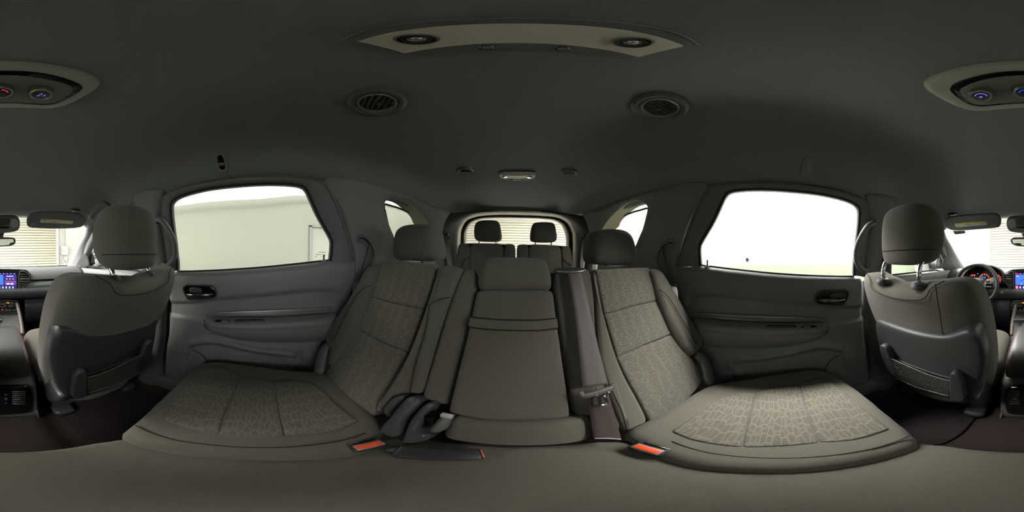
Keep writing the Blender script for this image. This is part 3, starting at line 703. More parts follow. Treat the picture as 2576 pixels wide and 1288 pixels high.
tube('cushion_piping', [PZ(q, -.537) for q in [(340, 1070), (420, 1102), (520, 1118), (640, 1126), (760, 1122), (860, 1108), (920, 1090)]], .0016, SEAM, s2, n=5)
rbox('seat_base', (-.41, .0, -.77), (.40, .36, .24), DARK, s2, .03)
# hinge cover at the door side
def hinge(parent, s):
    c = mx(PB((803, 905), .05), -s)
    rows = []
    P = [mx(PB(q, .03), -s) for q in [(826, 868), (816, 880), (808, 905), (803, 930), (792, 945)]]
    tube('hinge_cover', P, [.012, .022, .025, .024, .016], mat('hinge satin', (100, 100, 98), .4), parent, n=12, flat=(1.3, .8), up=(1, 0, 0))
hinge(s2, -1)

# ---- driver-side and centre bench section
s3 = thing('cloth_bench_seat', 'grey cloth rear bench section of the driver-side and centre places with folding armrest', 'car seat', (.25, .05, -.9), 'second-row seats')
pillow('back_shell', BL([(1170, 680), (1400, 682), (1480, 679), (1665, 680), (1690, 720), (1745, 860), (1750, 940), (1640, 1050), (1560, 1075), (1440, 1045), (1140, 1030), (1085, 1000), (1130, 830)], -.03), BACKP, s3, .06, .02, 0, rnd=1)
pillow('backrest_upper_insert', BL([(1497, 677), (1560, 674), (1634, 672), (1645, 705), (1658, 755), (1600, 768), (1520, 790), (1508, 735)], .012), FABP, s3, .05, .008, .006, rnd=0)
pillow('backrest_middle_insert', BL([(1520, 790), (1600, 768), (1658, 755), (1675, 797), (1695, 838), (1620, 868), (1552, 898), (1535, 845)], .010), FABP, s3, .05, .008, .008, rnd=0)
pillow('backrest_lower_insert', BL([(1552, 898), (1620, 868), (1695, 838), (1730, 890), (1768, 935), (1773, 952), (1730, 1003), (1690, 1035), (1637, 1062), (1600, 1000), (1570, 945)], .010), FABP, s3, .05, .008, .012, rnd=0)
pillow('outer_bolster', BL([(1634, 672), (1662, 674), (1679, 695), (1714, 756), (1745, 806), (1773, 853), (1773, 870), (1752, 892), (1742, 897), (1720, 878), (1695, 838), (1675, 797), (1658, 755), (1645, 705)], .03), FAB, s3, .09, .022, .012, rnd=2, n=110)
pillow('inner_bolster', BL([(1490, 676), (1498, 677), (1508, 735), (1520, 790), (1535, 845), (1552, 898), (1575, 950), (1605, 1000), (1637, 1060), (1610, 1072), (1575, 1088), (1568, 1075), (1545, 1020), (1518, 950), (1505, 900), (1500, 800), (1498, 740)], .022), FAB, s3, .09, .012, .005, rnd=2, n=120)
pillow('belt_side_strip', BL([(1391, 679), (1440, 676), (1490, 675), (1497, 740), (1499, 800), (1504, 900), (1517, 950), (1545, 1020), (1572, 1084), (1530, 1075), (1487, 1052), (1442, 1043), (1430, 960), (1410, 840), (1397, 740)], .014), FAB, s3, .08, .012, .004, rnd=1, n=120)
pillow('centre_strip', BL([(1168, 676), (1200, 675), (1198, 728), (1187, 790), (1165, 880), (1145, 950), (1127, 1015), (1118, 1021), (1090, 1014), (1064, 1004), (1058, 994), (1090, 890), (1120, 790), (1152, 700)], .018), FAB, s3, .08, .014, .006, rnd=2, n=120)
seam('bolster_seam', [(1500, 773), (1508, 880), (1530, 960), (1562, 1030), (1577, 1080)], s3, off=.030)
seam('bolster_seam', [(1658, 728), (1684, 750), (1720, 810), (1752, 866)], s3, off=.047)
headrest(s3, [(1493, 600), (1500, 581), (1515, 575), (1560, 573), (1585, 579), (1598, 592), (1606, 625), (1610, 655), (1603, 666), (1580, 669), (1515, 668), (1494, 662), (1490, 640)], .575, .10, [(1524, 669), (1585, 668)], -.03)
# folding centre armrest and centre headrest
arm = pillow('folding_armrest', BL([(1205, 727), (1296, 729), (1384, 727), (1394, 735), (1399, 790), (1410, 860), (1425, 960), (1438, 1044), (1434, 1053), (1380, 1057), (1290, 1060), (1190, 1055), (1128, 1040), (1125, 1033), (1145, 955), (1168, 870), (1186, 790), (1196, 735)], .03), FAB, s3, .09, .014, .006, rnd=3, n=160)
rows = []
for k in range(2):
    tube('pull_loop_seam', BL([(1183, 797+26*k), (1240, 803+26*k), (1296, 805+26*k), (1350, 805+26*k), (1401, 800+27*k)], .038), .002, SEAM, arm, n=6)
pillow('pull_strap', BL([(1182, 799), (1240, 805), (1296, 807), (1350, 807), (1402, 802), (1405, 824), (1350, 830), (1296, 830), (1240, 828), (1177, 821)], .0395), FAB, arm, .004, .002, .0005, rnd=0, n=90)
pillow('centre_headrest', BL([(1200, 715), (1199, 690), (1205, 662), (1214, 648), (1235, 643), (1296, 642), (1352, 644), (1372, 648), (1381, 662), (1389, 690), (1391, 712), (1386, 723), (1370, 727), (1296, 728), (1220, 726), (1204, 724)], .035), FAB, s3, .08, .022, .01, rnd=1, n=100)
# cushions
pillow('centre_cushion', [V((x, y, -.575)) for x, y in [(-.205, .20), (-.21, .0), (-.20, -.17), (-.17, -.222), (0, -.226), (.17, -.222), (.20, -.17), (.21, 0), (.205, .20), (.12, .25), (-.12, .25)]], FAB, s3, .11, .022, .006, rnd=1, n=120, face=CF)
pillow('centre_cushion_roll', BL([(1128, 1048), (1200, 1060), (1300, 1063), (1437, 1056), (1480, 1048), (1492, 1060), (1496, 1106), (1440, 1118), (1380, 1122), (1290, 1122), (1200, 1116), (1115, 1106), (1112, 1090)], .035), FAB, s3, .10, .016, .012, rnd=2, n=100)
pillow('cushion', CU([(2322, 1112), (2270, 1062), (2180, 990), (2115, 945), (2075, 926), (2030, 926), (1950, 936), (1850, 952), (1785, 962), (1730, 992), (1632, 1050), (1560, 1082), (1615, 1120), (1680, 1155), (1760, 1175), (1880, 1184), (2000, 1184), (2150, 1165), (2250, 1140)], -.542), FAB, s3, .13, .03, .008, rnd=1, n=120, face=CF)
pillow('cushion_outer_insert', CU([(2012, 966), (2060, 950), (2090, 958), (2130, 990), (2190, 1040), (2235, 1078), (2150, 1105), (2064, 1112), (2040, 1060), (2020, 1000)], -.5325), FABP, s3, .02, .004, .005, rnd=0, face=CF)
pillow('cushion_middle_insert', CU([(1905, 985), (1960, 974), (2010, 966), (2018, 1000), (2038, 1060), (2062, 1112), (1960, 1122), (1868, 1124), (1880, 1070), (1894, 1020)], -.5325), FABP, s3, .02, .004, .005, rnd=0, face=CF)
pillow('cushion_rear_insert', CU([(1903, 985), (1850, 990), (1800, 1005), (1740, 1050), (1690, 1083), (1740, 1105), (1800, 1117), (1866, 1124), (1878, 1070), (1892, 1020)], -.5325), FABP, s3, .02, .004, .005, rnd=0, face=CF)
tube('cushion_piping', [PZ(q, -.537) for q in [(2290, 1095), (2220, 1122), (2120, 1142), (2000, 1152), (1880, 1150), (1780, 1138), (1690, 1110)]], .0016, SEAM, s3, n=5)
rbox('seat_base', (.2, .0, -.78), (.82, .36, .22), DARK, s3, .03)
P = [PB(q, .03) for q in [(1752, 892), (1768, 905), (1778, 930), (1784, 955), (1800, 975)]]
tube('hinge_cover', P, [.014, .022, .024, .022, .012], mat('hinge satin', (100, 100, 98)), s3, n=12, flat=(1.3, .8), up=(1, 0, 0))
# hinge brackets in the gap between the two sections
HB = mat('hinge black plastic', (74, 75, 75), .4, noise=.15, nscale=60)
def bracket(name, parent, L, m=HB, o=.05, crown=.014):
    pillow(name, [PB(q, o) for q in L], m, parent, .05, .008, crown, rnd=2, n=70)
bracket('hinge_bracket', s2, [(1004, 1018), (1026, 995), (1060, 1007), (1041, 1031), (1021, 1049), (1013, 1064), (1011, 1083), (989, 1105), (952, 1089), (959, 1070), (978, 1053), (989, 1035)], o=.05)
bracket('hinge_cap', s2, [(961, 1035), (974, 1010), (995, 995), (1023, 995), (1002, 1014), (982, 1035), (976, 1051), (969, 1048)], o=.042, crown=.008)
bracket('hinge_bracket', s3, [(1071, 1012), (1097, 1018), (1073, 1038), (1064, 1053), (1052, 1072), (1054, 1088), (1084, 1094), (1073, 1111), (1023, 1117), (1005, 1122), (1019, 1094), (1023, 1070), (1037, 1044)], o=.045)
bracket('hinge_cover', s3, [(1106, 1049), (1134, 1051), (1128, 1074), (1103, 1092), (1073, 1087), (1090, 1066)], mat('hinge satin', (100, 100, 98)), .045)
rbox('hinge_pin', PB((1124, 1046), .06), (.022, .012, .012), mat('white pin', (200, 198, 195), .4), s3, .002)
rbox('hinge_void', PB((1082, 1052), .02), (.035, .03, .06), BLK, s3, .008)  # black block stands in for the dark void between the brackets

# ---- buckles
def buckle(label, c, axis, n, L, w, h, btn_end=True):
    """axis: long direction, n: upward face"""
    X = V(axis).normalized(); Z = (V(n)-X*V(n).dot(X)).normalized(); Yv = Z.cross(X); ax = (X, Yv, Z)
    t = thing('seat_belt_buckle', label, 'buckle', V(c)-Z*h*.5, 'rear seat belt buckles')
    rbox('housing', c, (L, w, h), mat('buckle black', (50, 51, 52), .35), t, .006, ax, 3)
    if btn_end:
        rbox('release_button', V(c)+X*(L*.5-.004), (.012, w*.74, h*.72), REDB, t, .003, ax)
        rbox('button_surround', V(c)+X*(L*.5-.0075), (.012, w*.93, h*.9), mat('buckle rim', (175, 150, 150), .3), t, .003, ax)
    else:
        rbox('release_button', V(c)+Z*(h*.5)-Yv*w*.13, (L*.72, w*.42, .006), REDB, t, .0028, ax)
        rbox('button_rim', V(c)+Z*(h*.5-.002)-Yv*w*.13, (L*.8, w*.54, .005), mat('buckle rim', (175, 150, 150)), t, .002, ax)
        rbox('tongue_slot', V(c)+Z*(h*.5-.002)+Yv*w*.3, (L*.72, w*.16, .006), BLK, t, .002, ax)
    return t
a, b = PZ((893, 1123), -.55), PZ((958, 1108), -.55)
buckle('black buckle with orange-red button beside the passenger-side rear seat cushion', PZ((922, 1120), -.555), b-a, (.1, -.5, .9), .06, .036, .03, False)
a, b = PZ((1030, 1140), -.565), PZ((1165, 1145), -.565)
buckle('long black centre buckle lying flat with orange-red end button', (a+b)/2+V((.002, 0, .008)), b-a, (0, -.3, 1), .112, .042, .028)
a, b = PZ((1603, 1118), -.55), PZ((1675, 1138), -.55)
buckle('black buckle with orange-red button beside the driver-side rear seat cushion', PZ((1636, 1130), -.555), b-a, (-.1, -.5, .9), .06, .036, .03, False)
st = thing('buckle_strap', 'black webbing strap stub leading to the centre buckle', 'strap', PZ((1000, 1135), -.575))
tube('strap', [PZ((975, 1128), -.562), PZ((1000, 1132), -.555), PZ((1035, 1140), -.56)], .013, DARK, st, flat=(.35, 1), up=(0, 0, 1))

# ---- centre belt
cbelt = thing('seat_belt', 'loose grey lap belt hanging with its latch plate over the centre backrest', 'seat belt', PB((1525, 1105), .05), 'rear seat belts')
EL = [(1425, 679), (1434, 722), (1450, 825), (1466, 975)]; ER = [(1461, 679), (1473, 735), (1494, 825), (1530, 965)]
ribbon('webbing', [PB(q, o) for q, o in zip(EL, (.03, .04, .045, .05))], [PB(q, o) for q, o in zip(ER, (.03, .04, .045, .05))], WEB, cbelt)
EL = [(1478, 1000), (1485, 1050), (1494, 1102)]; ER = [(1530, 990), (1548, 1048), (1562, 1104)]
ribbon('lap_webbing', [PB(q, o) for q, o in zip(EL, (.05, .048, .052))], [PB(q, o) for q, o in zip(ER, (.05, .048, .052))], WEBD, cbelt)
tube('stitch_end', [PB(q, .056) for q in [(1496, 1103), (1530, 1103), (1561, 1105)]], .0025, mat('white thread', (150, 140, 138), .8), cbelt, n=5)
lt = tube('latch_plate', [PB(q, .06) for q in [(1460, 985), (1466, 995), (1485, 993), (1515, 984), (1538, 976), (1540, 966)]], [.006, .0085, .009, .009, .0085, .006], mat('plate plastic', (92, 90, 90), .35), cbelt, flat=(1, .55), up=BN.cross(V((1, 0, 0))))
ln = [PB(q, .062) for q in [(1500, 992), (1505, 1008), (1509, 1019), (1524, 1018), (1528, 1013), (1523, 998), (1532, 985)]]
tube('tongue', ln, .0028, CHR, lt, n=8, flat=(1.4, .7), k=4)
pillow('tongue_shoulder', [PB(q, .061) for q in [(1490, 994), (1532, 982), (1524, 997), (1500, 1002)]], CHR, lt, .002, .0008, 0, rnd=1, n=32)
gd = thing('belt_guide', 'flat metal belt guide on top of the centre backrest', 'belt guide', PB((1430, 678), .0))
tube('loop', [PB(q, o) for q, o in [((1392, 679), .0), ((1406, 683), .03), ((1440, 684), .036), ((1468, 681), .03), ((1470, 677), .0)]], .0045, SIL, gd, n=8)
pillow('plate', [PB(q, .01)+V((0, .0, .004)) for q in [(1390, 677), (1470, 675), (1468, 681), (1400, 682)]], mat('guide plate', (60, 60, 62), .3), gd, .004, .001, 0, rnd=1)

# ---- outboard belts coming out of the C pillars
for s in (-1, 1):
    g = thing('belt_slot', f'curved black belt slot with grey webbing on the {SIDE[s]} quarter trim', 'belt outlet', mx(PS((925, 630), .02), -s), 'rear seat belts')
    L = [mx(PS(q, .022), -s) for q in [(895, 603), (900, 592), (912, 588), (926, 597), (938, 615), (944, 635), (944, 655), (935, 656), (930, 640), (924, 625), (912, 612), (900, 610)]]
    sl = pillow('bezel', L, PLA, g, .02, .006, -.006, rnd=2, n=70, face=(-s, 0, 0))
    tube('slot', [mx(PS(q, .026), -s) for q in [(903, 600), (915, 600), (929, 613), (937, 632), (938, 648)]], .006, BLK, sl, flat=(1, .5), up=(1, 0, 0))
    A = [mx(PS(q, o), -s) for q, o in [((930, 612), .03), ((922, 645), .04), ((908, 690), .05), ((903, 720), .05)]]
    B = [mx(PS(q, o), -s) for q, o in [((937, 632), .03), ((938, 652), .04), ((925, 690), .05), ((912, 725), .05)]]
    ribbon('webbing', A, B, WEB, g)

# ---------------------------------------------------------------- third row
T0 = V((0, 1.3, .08)); TN = V((0, -.96, .28)).normalized()
def PT(q, off=0): return PP(q, T0+TN*off, TN)
for s in (-1, 1):
    t = thing('third_row_seat', f'dark cloth third-row seat with headrest on the {SIDE[s]}', 'car seat', (s*.24, 1.3, -.5), 'third-row seats')
    if s < 0:
        full = [(1152, 614), (1182, 611), (1270, 613), (1296, 617), (1298, 700), (1140, 700)]
        ou = [(1152, 615), (1160, 611), (1183, 612), (1181, 650), (1177, 700), (1140, 700), (1147, 650)]
        ce = [(1183, 612), (1230, 612), (1267, 613), (1267, 655), (1267, 700), (1177, 700), (1181, 650)]
        inn = [(1267, 613), (1290, 613), (1297, 619), (1297, 660), (1297, 700), (1267, 700)]
        hh = [(1190, 585), (1192, 565), (1198, 556), (1212, 552), (1245, 552), (1255, 557), (1258, 575), (1261, 594), (1258, 604), (1245, 607), (1205, 606), (1193, 603)]; pp = [(1205, 607), (1248, 607)]
        cv = [(1182, 645), (1168, 655), (1160, 672)]
    else:
        full = [(1301, 617), (1320, 614), (1420, 617), (1438, 622), (1445, 705), (1301, 700)]
        ou = [(1411, 617), (1428, 618), (1437, 624), (1440, 655), (1443, 705), (1416, 703), (1413, 655)]
        ce = [(1329, 614), (1370, 615), (1411, 617), (1413, 655), (1416, 703), (1329, 700), (1329, 655)]
        inn = [(1300, 619), (1306, 614), (1329, 614), (1329, 655), (1329, 700), (1300, 700), (1300, 655)]
        hh = [(1335, 590), (1338, 570), (1342, 560), (1352, 557), (1385, 557), (1397, 561), (1400, 575), (1404, 598), (1400, 607), (1388, 609), (1345, 608), (1336, 604)]; pp = [(1347, 609), (1387, 609)]
        cv = [(1414, 648), (1424, 660), (1438, 668)]
    pillow('back_shell', [PT(q, -.02) for q in full], BACKP, t, .05, .01, 0, rnd=1)
    pillow('backrest_insert', [PT(q, .008) for q in ce], FABP, t, .05, .008, .006, rnd=1)
    pillow('outer_bolster', [PT(q, .014) for q in ou], FAB, t, .06, .014, .006, rnd=2)
    pillow('inner_panel', [PT(q, .01) for q in inn], FAB, t, .05, .008, .004, rnd=1)
    tube('bolster_seam', [PT(q, .022) for q in cv], .0025, SEAM, t, n=5)
    headrest(t, hh, 1.28, .09, pp, .085, mat('headrest cloth dark', (84, 84, 76), .95, noise=.1, nscale=900, sheen=.1))
    rbox('cushion', (s*.24, 1.05, -.3), (.44, .46, .12), FAB, t, .04, seg=3)
    rbox('seat_base', (s*.24, 1.1, -.46), (.42, .4, .2), DARK, t, .02)
    # third-row belt
    bl = thing('seat_belt', f'dark grey shoulder belt hanging beside the {SIDE[s]} third-row seat', 'seat belt', PY((1130, 665), 1.12) if s < 0 else PY((1462, 668), 1.12), 'rear seat belts')
    if s < 0: A = [(1115, 601), (1121, 630), (1126, 665), (1128, 690)]; Bq = [(1128, 601), (1134, 630), (1139, 665), (1141, 690)]; an = (1124, 594)
    else: A = [(1466, 602), (1460, 635), (1457, 672), (1455, 695)]; Bq = [(1479, 604), (1474, 635), (1470, 672), (1468, 695)]; an = (1471, 597)
    ys_ = (1.26, 1.22, 1.16, 1.1)
    ribbon('webbing', [PY(q, y) for q, y in zip(A, ys_)], [PY(q, y) for q, y in zip(Bq, ys_)], WEB, bl)
    c = PY(an, 1.28); tube('anchor_loop', [c+V((-.035, 0, -.02)), c+V((-.02, -.02, .0)), c+V((.02, -.02, .0)), c+V((.035, 0, -.02)), c+V((0, -.02, -.03))], .006, DARK, bl, closed=True)
    lathe('anchor_bolt', [(0, .02), (.014, .016), (.018, 0)], c+V((0, 0, .01)), (0, -1, 0), BLK, bl, 16)

# ================================================================ front seats
FX = .36
FY0 = V((0, -.387, -.30)); FBN = V((0, 1, -.262)).normalized()
def strands(name, lines, r, m, parent):
    vs, fs = [], []
    for L in lines:
        for a, b in zip(L, L[1:]):
            t = (b-a).normalized(); u = t.cross(V((0, 1, 0))).normalized()*r; w = t.cross(u).normalized()*r; k = len(vs)
            vs += [a+u, a+w, a-u, a-w, b+u, b+w, b-u, b-w]
            fs += [(k, k+1, k+5, k+4), (k+1, k+2, k+6, k+5), (k+2, k+3, k+7, k+6), (k+3, k, k+4, k+7)]
    o = obj(name, vs, fs, m, parent, recalc=False); return o
def front_seat(s, lift, dy, dz, label):
    T = thing('front_seat', label, 'car seat', (s*FX, -.75, -.9), 'front seats'); cx = s*FX
    M = lambda p: mx(p, -s)                                   # survey is of the passenger seat
    sec = [(-.74, -.505, .185, .09), (-.66, -.49, .21, .13), (-.55, -.463, .232, .17), (-.42, -.425, .248, .185), (-.30, -.385, .252, .18), (-.20, -.352, .25, .17), (-.13, -.330, .244, .155), (-.085, -.320, .234, .135), (-.06, -.323, .217, .11), (-.048, -.335, .187, .075), (-.044, -.352, .13, .03)]
    sec = [(z+dz*sm(z, -.6, -.1), y+dy*sm(z, -.6, -.1), w, t) for z, y, w, t in sec]
    rows = []
    for z, yb, hw, th in sec:
        r = []
        for j in range(64):
            a = 2*math.pi*j/64; c, q = math.cos(a), math.sin(a); e = 2/3.4
            x = hw*math.copysign(abs(c)**e, c); y = yb-th/2+th/2*math.copysign(abs(q)**e, q)
            dip = .045*math.exp(-(x/.125)**4)*sm(z, -.2, -.06)
            y2 = y-(.05*(abs(x)/hw)**3*sm(-z, .2, .45)+.006*(abs(x)/hw)**4) if q > 0 else y-.05*(abs(x)/hw)**3
            r.append(V((cx+x, y2, z-dip)))
        rows.append(r)
    bk = loft('backrest', rows, FAB, T, closed=True, cap=True)
    md = bk.modifiers.new('smooth', 'SUBSURF'); md.levels = 1; md.render_levels = 1
    pl = lambda q, o: M(PP(q, FY0+FBN*o, FBN))
    # plastic back panel with map pocket
    pan = [(127, 905), (131, 870), (140, 848), (155, 832), (175, 828), (200, 835), (222, 840), (270, 833), (330, 816), (385, 797), (398, 795), (396, 825), (388, 865), (378, 900), (350, 938), (300, 965), (250, 985), (200, 1003), (172, 1006), (150, 985), (135, 945)]
    bp = pillow('back_panel', [pl(q, .012) for q in pan], BACKP, T, .05, .013, .010, rnd=3, n=150, face=FBN)
    pillow('pocket_shade', [pl(q, .026) for q in [(196, 950), (240, 938), (300, 915), (372, 880), (380, 895), (350, 930), (300, 955), (240, 980), (190, 996)]], mat('pocket shadow', (30, 31, 32), .6), bp, .012, .004, 0, rnd=1, n=70, face=FBN)  # near-black plate behind the net stands in for shade in the pocket
    top = [pl(q, .040) for q in [(214, 952), (260, 938), (315, 913), (368, 886)]]; bot = [pl(q, .034) for q in [(222, 989), (265, 976), (305, 962), (348, 940)]]
    ta, ba = resamp(catmull(top, 6), 56), resamp(catmull(bot, 6), 56)
    lines = [[a.lerp(b, t)+FBN*.006*math.sin(math.pi*t) for t in [k/6 for k in range(7)]] for a, b in zip(ta, ba)]
    lines += [[a.lerp(b, t)+FBN*.006*math.sin(math.pi*t) for a, b in zip(ta[::3], ba[::3])] for t in [k/13 for k in range(14)]]
    tag(strands('pocket_net', lines, .00075, mat('net cord', (84, 84, 80), .9), bp), kind='stuff')
    tube('net_top_cord', top, .0026, mat('net cord', (84, 84, 80)), bp, n=6); tube('net_bottom_rod', bot, .0032, mat('rod gloss', (90, 88, 92), .25), bp, n=6)
    for L in ([(186, 958), (192, 945), (205, 935), (216, 933), (218, 945), (219, 965), (222, 990), (216, 1002), (180, 1006)], [(365, 880), (372, 866), (380, 858), (388, 858), (388, 868), (382, 890), (372, 915), (360, 932), (347, 940), (352, 915)]):
        pillow('pocket_bracket', [pl(q, .045) for q in L], DARK, bp, .022, .005, .001, rnd=1, n=60, face=FBN)
    # upholstery seams
    tube('back_seam', [pl(q, .004) for q in [(243, 706), (239, 745), (233, 790), (228, 836)]], .0015, SEAM, T, n=5)
    zt = -.082; px_ = .076
    P0 = [V((cx+x, y+dy, z+dz)) for x, y, z in [(-.165, -.332, -.052), (-.13, -.324, -.073), (-.105, -.316, -.104), (0, -.315, -.116), (.105, -.316, -.104), (.13, -.324, -.073), (.165, -.332, -.052)]]
    tube('top_seam', P0, .0016, SEAM, T, n=5)
    # headrest on two posts
    hy, hz = -.368+dy, .047+lift+dz
    hr = thing_dummy = None
    rows = []
    for k, (z, w, t, dy) in enumerate([(-.112, .06, .03, .01), (-.106, .09, .062, .008), (-.09, .108, .086, .005), (-.05, .117, .104, .0), (0, .118, .112, -.003), (.05, .113, .110, -.004), (.085, .102, .096, -.004), (.103, .083, .072, -.004), (.112, .05, .04, -.004), (.114, .012, .012, -.004)]):
        r = []
        for j in range(48):
            a = 2*math.pi*j/48; c, q = math.cos(a), math.sin(a); e = 2/2.9
            x = w*math.copysign(abs(c)**e, c); y = t/2*math.copysign(abs(q)**e, q)
            r.append(V((cx+x, hy+dy+y-.25*x*x/.1, hz+z*.87)))
        rows.append(r)
    hr = loft('headrest', rows, FAB, T, closed=True, cap=True); md = hr.modifiers.new('smooth', 'SUBSURF'); md.levels = 1; md.render_levels = 1
    tube('headrest_seam', [V((cx+x, hy+.001+.0505*(1-(abs(x)/.1155)**2.9)**(1/2.9)-.25*x*x/.1, hz-.052)) for x in [-.113+.226*i/16 for i in range(17)]], .0012, SEAM, hr, n=5)
    for q in (-1, 1):
        x = cx+q*.078; y = -.348+dy
        po = tube('headrest_post', [V((x, y-.004, -.09+dz)), V((x, y-.006, -.06+dz+lift*.6)), V((x, y-.014, -.044+lift*.95+dz)), V((x, y-.032, -.034+lift+dz)), V((x, y-.055, -.01+lift+dz))], .0075, CHR, T, n=16)
        if lift: 
            for k in range(3): lathe('notch', [(.0074, -.0015), (.0085, 0), (.0074, .0015)], (x, y-.0045, -.06+dz+k*.012), (0, 0, 1), SIL, po, 16)
        lathe('post_collar', [(.0085, .011), (.013, .011), (.021, .007), (.0245, 0), (.0245, -.008)], (x, y-.004, -.073+dz), (0, 0, 1), DARK, T, 32)
    # cushion, base, recliner, rails
    pillow('cushion', [V((cx+x, y, -.50)) for x, y in [(-.25, -.58), (-.26, -.8), (-.25, -1.02), (-.15, -1.06), (.15, -1.06), (.25, -1.02), (.26, -.8), (.25, -.58)]], FAB, T, .14, .045, .01, rnd=2, face=CF)
    rbox('seat_base', (cx, -.80, -.74), (.40, .42, .2), DARK, T, .03)
    rc = [M(PX(q, -.145)) for q in [(104, 925), (112, 918), (122, 930), (128, 955), (140, 985), (152, 1000), (148, 1012), (125, 1015), (110, 990), (104, 955)]]
    pillow('recliner_cover', rc, mat('recliner plastic', (66, 67, 68), .35), T, .03, .01, .004, rnd=2, face=(-s, 0, 0))
    tube('recliner_lever', [M(PX(q, -.13)) for q in [(80, 902), (86, 925), (95, 945), (102, 955)]], [.005, .009, .010, .006], mat('recliner plastic', (66, 67, 68)), T, n=8)
    for (xx, yy) in ((.21, -.60), (.56, -.62)):
        rl = rbox('rail', (s*xx, -.85, -.868), (.05, .5, .04), DARK, T, .008)
        pillow('rail_cap', [V((s*xx+a, yy+b, -.848)) for a, b in [(-.045, .02), (-.035, .05), (.035, .05), (.045, .02), (.04, -.08), (-.04, -.08)]], DARK, rl, .04, .015, .004, rnd=2, face=CF)
    return T
front_seat(-1, 0, .02, .004, 'grey cloth front passenger seat with lowered headrest, seen from behind')
front_seat(1, .034, -.015, -.006, 'grey cloth driver seat with raised headrest in front of the steering wheel')
for s in (-1, 1):
    pillow_pts = [(.20, -.36), (.20, -.62), (.23, -.66), (.56, -.66), (.60, -.62), (.62, -.3), (.25, -.3)]
    fm = pillow('floor_mat', [V((s*x, y, -.886)) for x, y in pillow_pts], MATC, None, .012, .004, 0, rnd=1, face=CF)
    tag(fm, f'black carpet floor mat behind the {"passenger" if s < 0 else "driver"} seat', 'floor mat', 'floor mats')
    fv = thing('floor_vent', f'low black air duct flap on the carpet under the {"passenger" if s < 0 else "driver"} seat', 'air duct', (s*.4, -.70, -.9), 'under-seat ducts')
    pillow('flap', [V((s*x, y, -.862)) for x, y in [(.32, -.66), (.34, -.62), (.48, -.62), (.5, -.66), (.49, -.78), (.33, -.78)]], PLA, fv, .03, .01, .003, rnd=2, face=CF)
    tube('lip', [V((s*x, -.625, -.866)) for x in (.335, .38, .45, .485)], .005, PLA, fv, n=8)

# ================================================================ on the headliner
def onroof(L, off): return [PR(q, off) for q in L]
rl = thing('roof_reading_lamp', 'curved grey twin reading lamp console on the roof above the rear bench', 'roof lamp', PR((1313, 90), 0))
RF = lambda x, y, o: V((x, y, HL(x, y)-o))
pillow('housing', [RF(x, y, .008) for x, y in [(-.0935, .0475), (-.06, .0455), (0, .0445), (.06, .0455), (.0935, .0475), (.0945, .075), (.0945, .106), (.090, .117), (.082, .1225), (.04, .126), (0, .127), (-.04, .126), (-.082, .1225), (-.090, .117), (-.0945, .106), (-.0945, .075)]], PLA, rl, .014, .003, 0, rnd=1, n=140, face=(0, 0, -1))
pillow('lens_panel', [RF(x, y, .010) for x, y in [(-.0925, .0585), (0, .0575), (.0925, .0585), (.0935, .08), (.0930, .106), (.045, .1075), (0, .108), (-.045, .1075), (-.0930, .106), (-.0935, .08)]], LENS, rl, .006, .0012, 0, rnd=0, n=120, face=(0, 0, -1))
tube('edge_highlight', [RF(x, y, .009) for x, y in [(-.0945, .048), (-.06, .0450), (0, .0440), (.06, .0450), (.0945, .048)]], .0012, SIL, rl, n=5)
for q in ((1048, 99), (1592, 107)):
    p = PR(q, .012); n = HN(p)
    lm = lathe('reading_lamp', [(0, -.002), (.0065, -.001), (.0075, .001), (.0095, .0), (.0105, .003), (.0125, .0035), (.014, .001), (.0145, -.004)], p, n, SIL, rl, 36)
    lathe('bulb_lens', [(0, .0035), (.004, .003), (.0065, .0005)], p, n, LAMP, lm, 24)
    lathe('dark_ring', [(.0098, .0025), (.0104, .0036), (.012, .0038)], p, n, BLK, lm, 36)
for q in ((1224, 120), (1415, 123)):
    p = PR(q, .0095); n = HN(p); rg = lathe('switch', [(0, .0012), (.0038, .001), (.0046, -.001)], p, n, CHR, rl, 24)
    lathe('switch_ring', [(.0046, .0012), (.0062, 0)], p, n, BLK, rg, 24)

def roofvent(q, R, label, closedv=False, ang=0.):
    p = PR(q, .0); n = HN(p); v = thing('roof_air_vent', label, 'air vent', p, 'roof air vents')
    k = R/.055
    lathe('bezel', [(.036*k, .006), (.040*k, .011), (.046*k, .012), (.052*k, .008), (.055*k, 0)], p, n, mat('vent bezel', (92, 93, 88), .3), v, 48)
    lathe('inner_ring', [(.029*k, .004), (.0315*k, .0105), (.0345*k, .0115), (.037*k, .007)], p, n, mat('vent inner ring', (150, 150, 144), .25, metal=.5), v, 48)  # bezel and ring coloured paler to carry the rim highlight
    lathe('bowl', [(0, -.006), (.03*k, -.004), (.0315*k, .006)], p, n, BLK, v, 40)
    x, y, z = frame(n); a = math.radians(ang); u = x*math.cos(a)+y*math.sin(a); w = -x*math.sin(a)+y*math.cos(a)
    for i in range(-2, 3):
        o = i*.0105*k; L = math.sqrt(max(0, (.029*k)**2-o*o))*2
        sl = rbox('slat', p+w*o+z*.004, (L, .0016 if not closedv else .0105*k, .010*k if not closedv else .0015), DARK, v, .0005, (u, (w*.6+z*.8).normalized() if not closedv else w, (z*.6-w*.8).normalized() if not closedv else z))
    rbox('tab', p+z*.010+w*.004*k, (.007*k, .008*k, .005), mat('vent tab', (70, 70, 68), .4), v, .001, (u, w, z))
    return v
roofvent((948, 256), .0585, 'large round black air vent on the roof towards the passenger side', ang=25)
roofvent((1661, 268), .0585, 'large round black air vent on the roof towards the driver side', ang=8)
roofvent((1170, 427), .042, 'small round rear roof vent on the passenger side of the small dome lamp', ang=2)
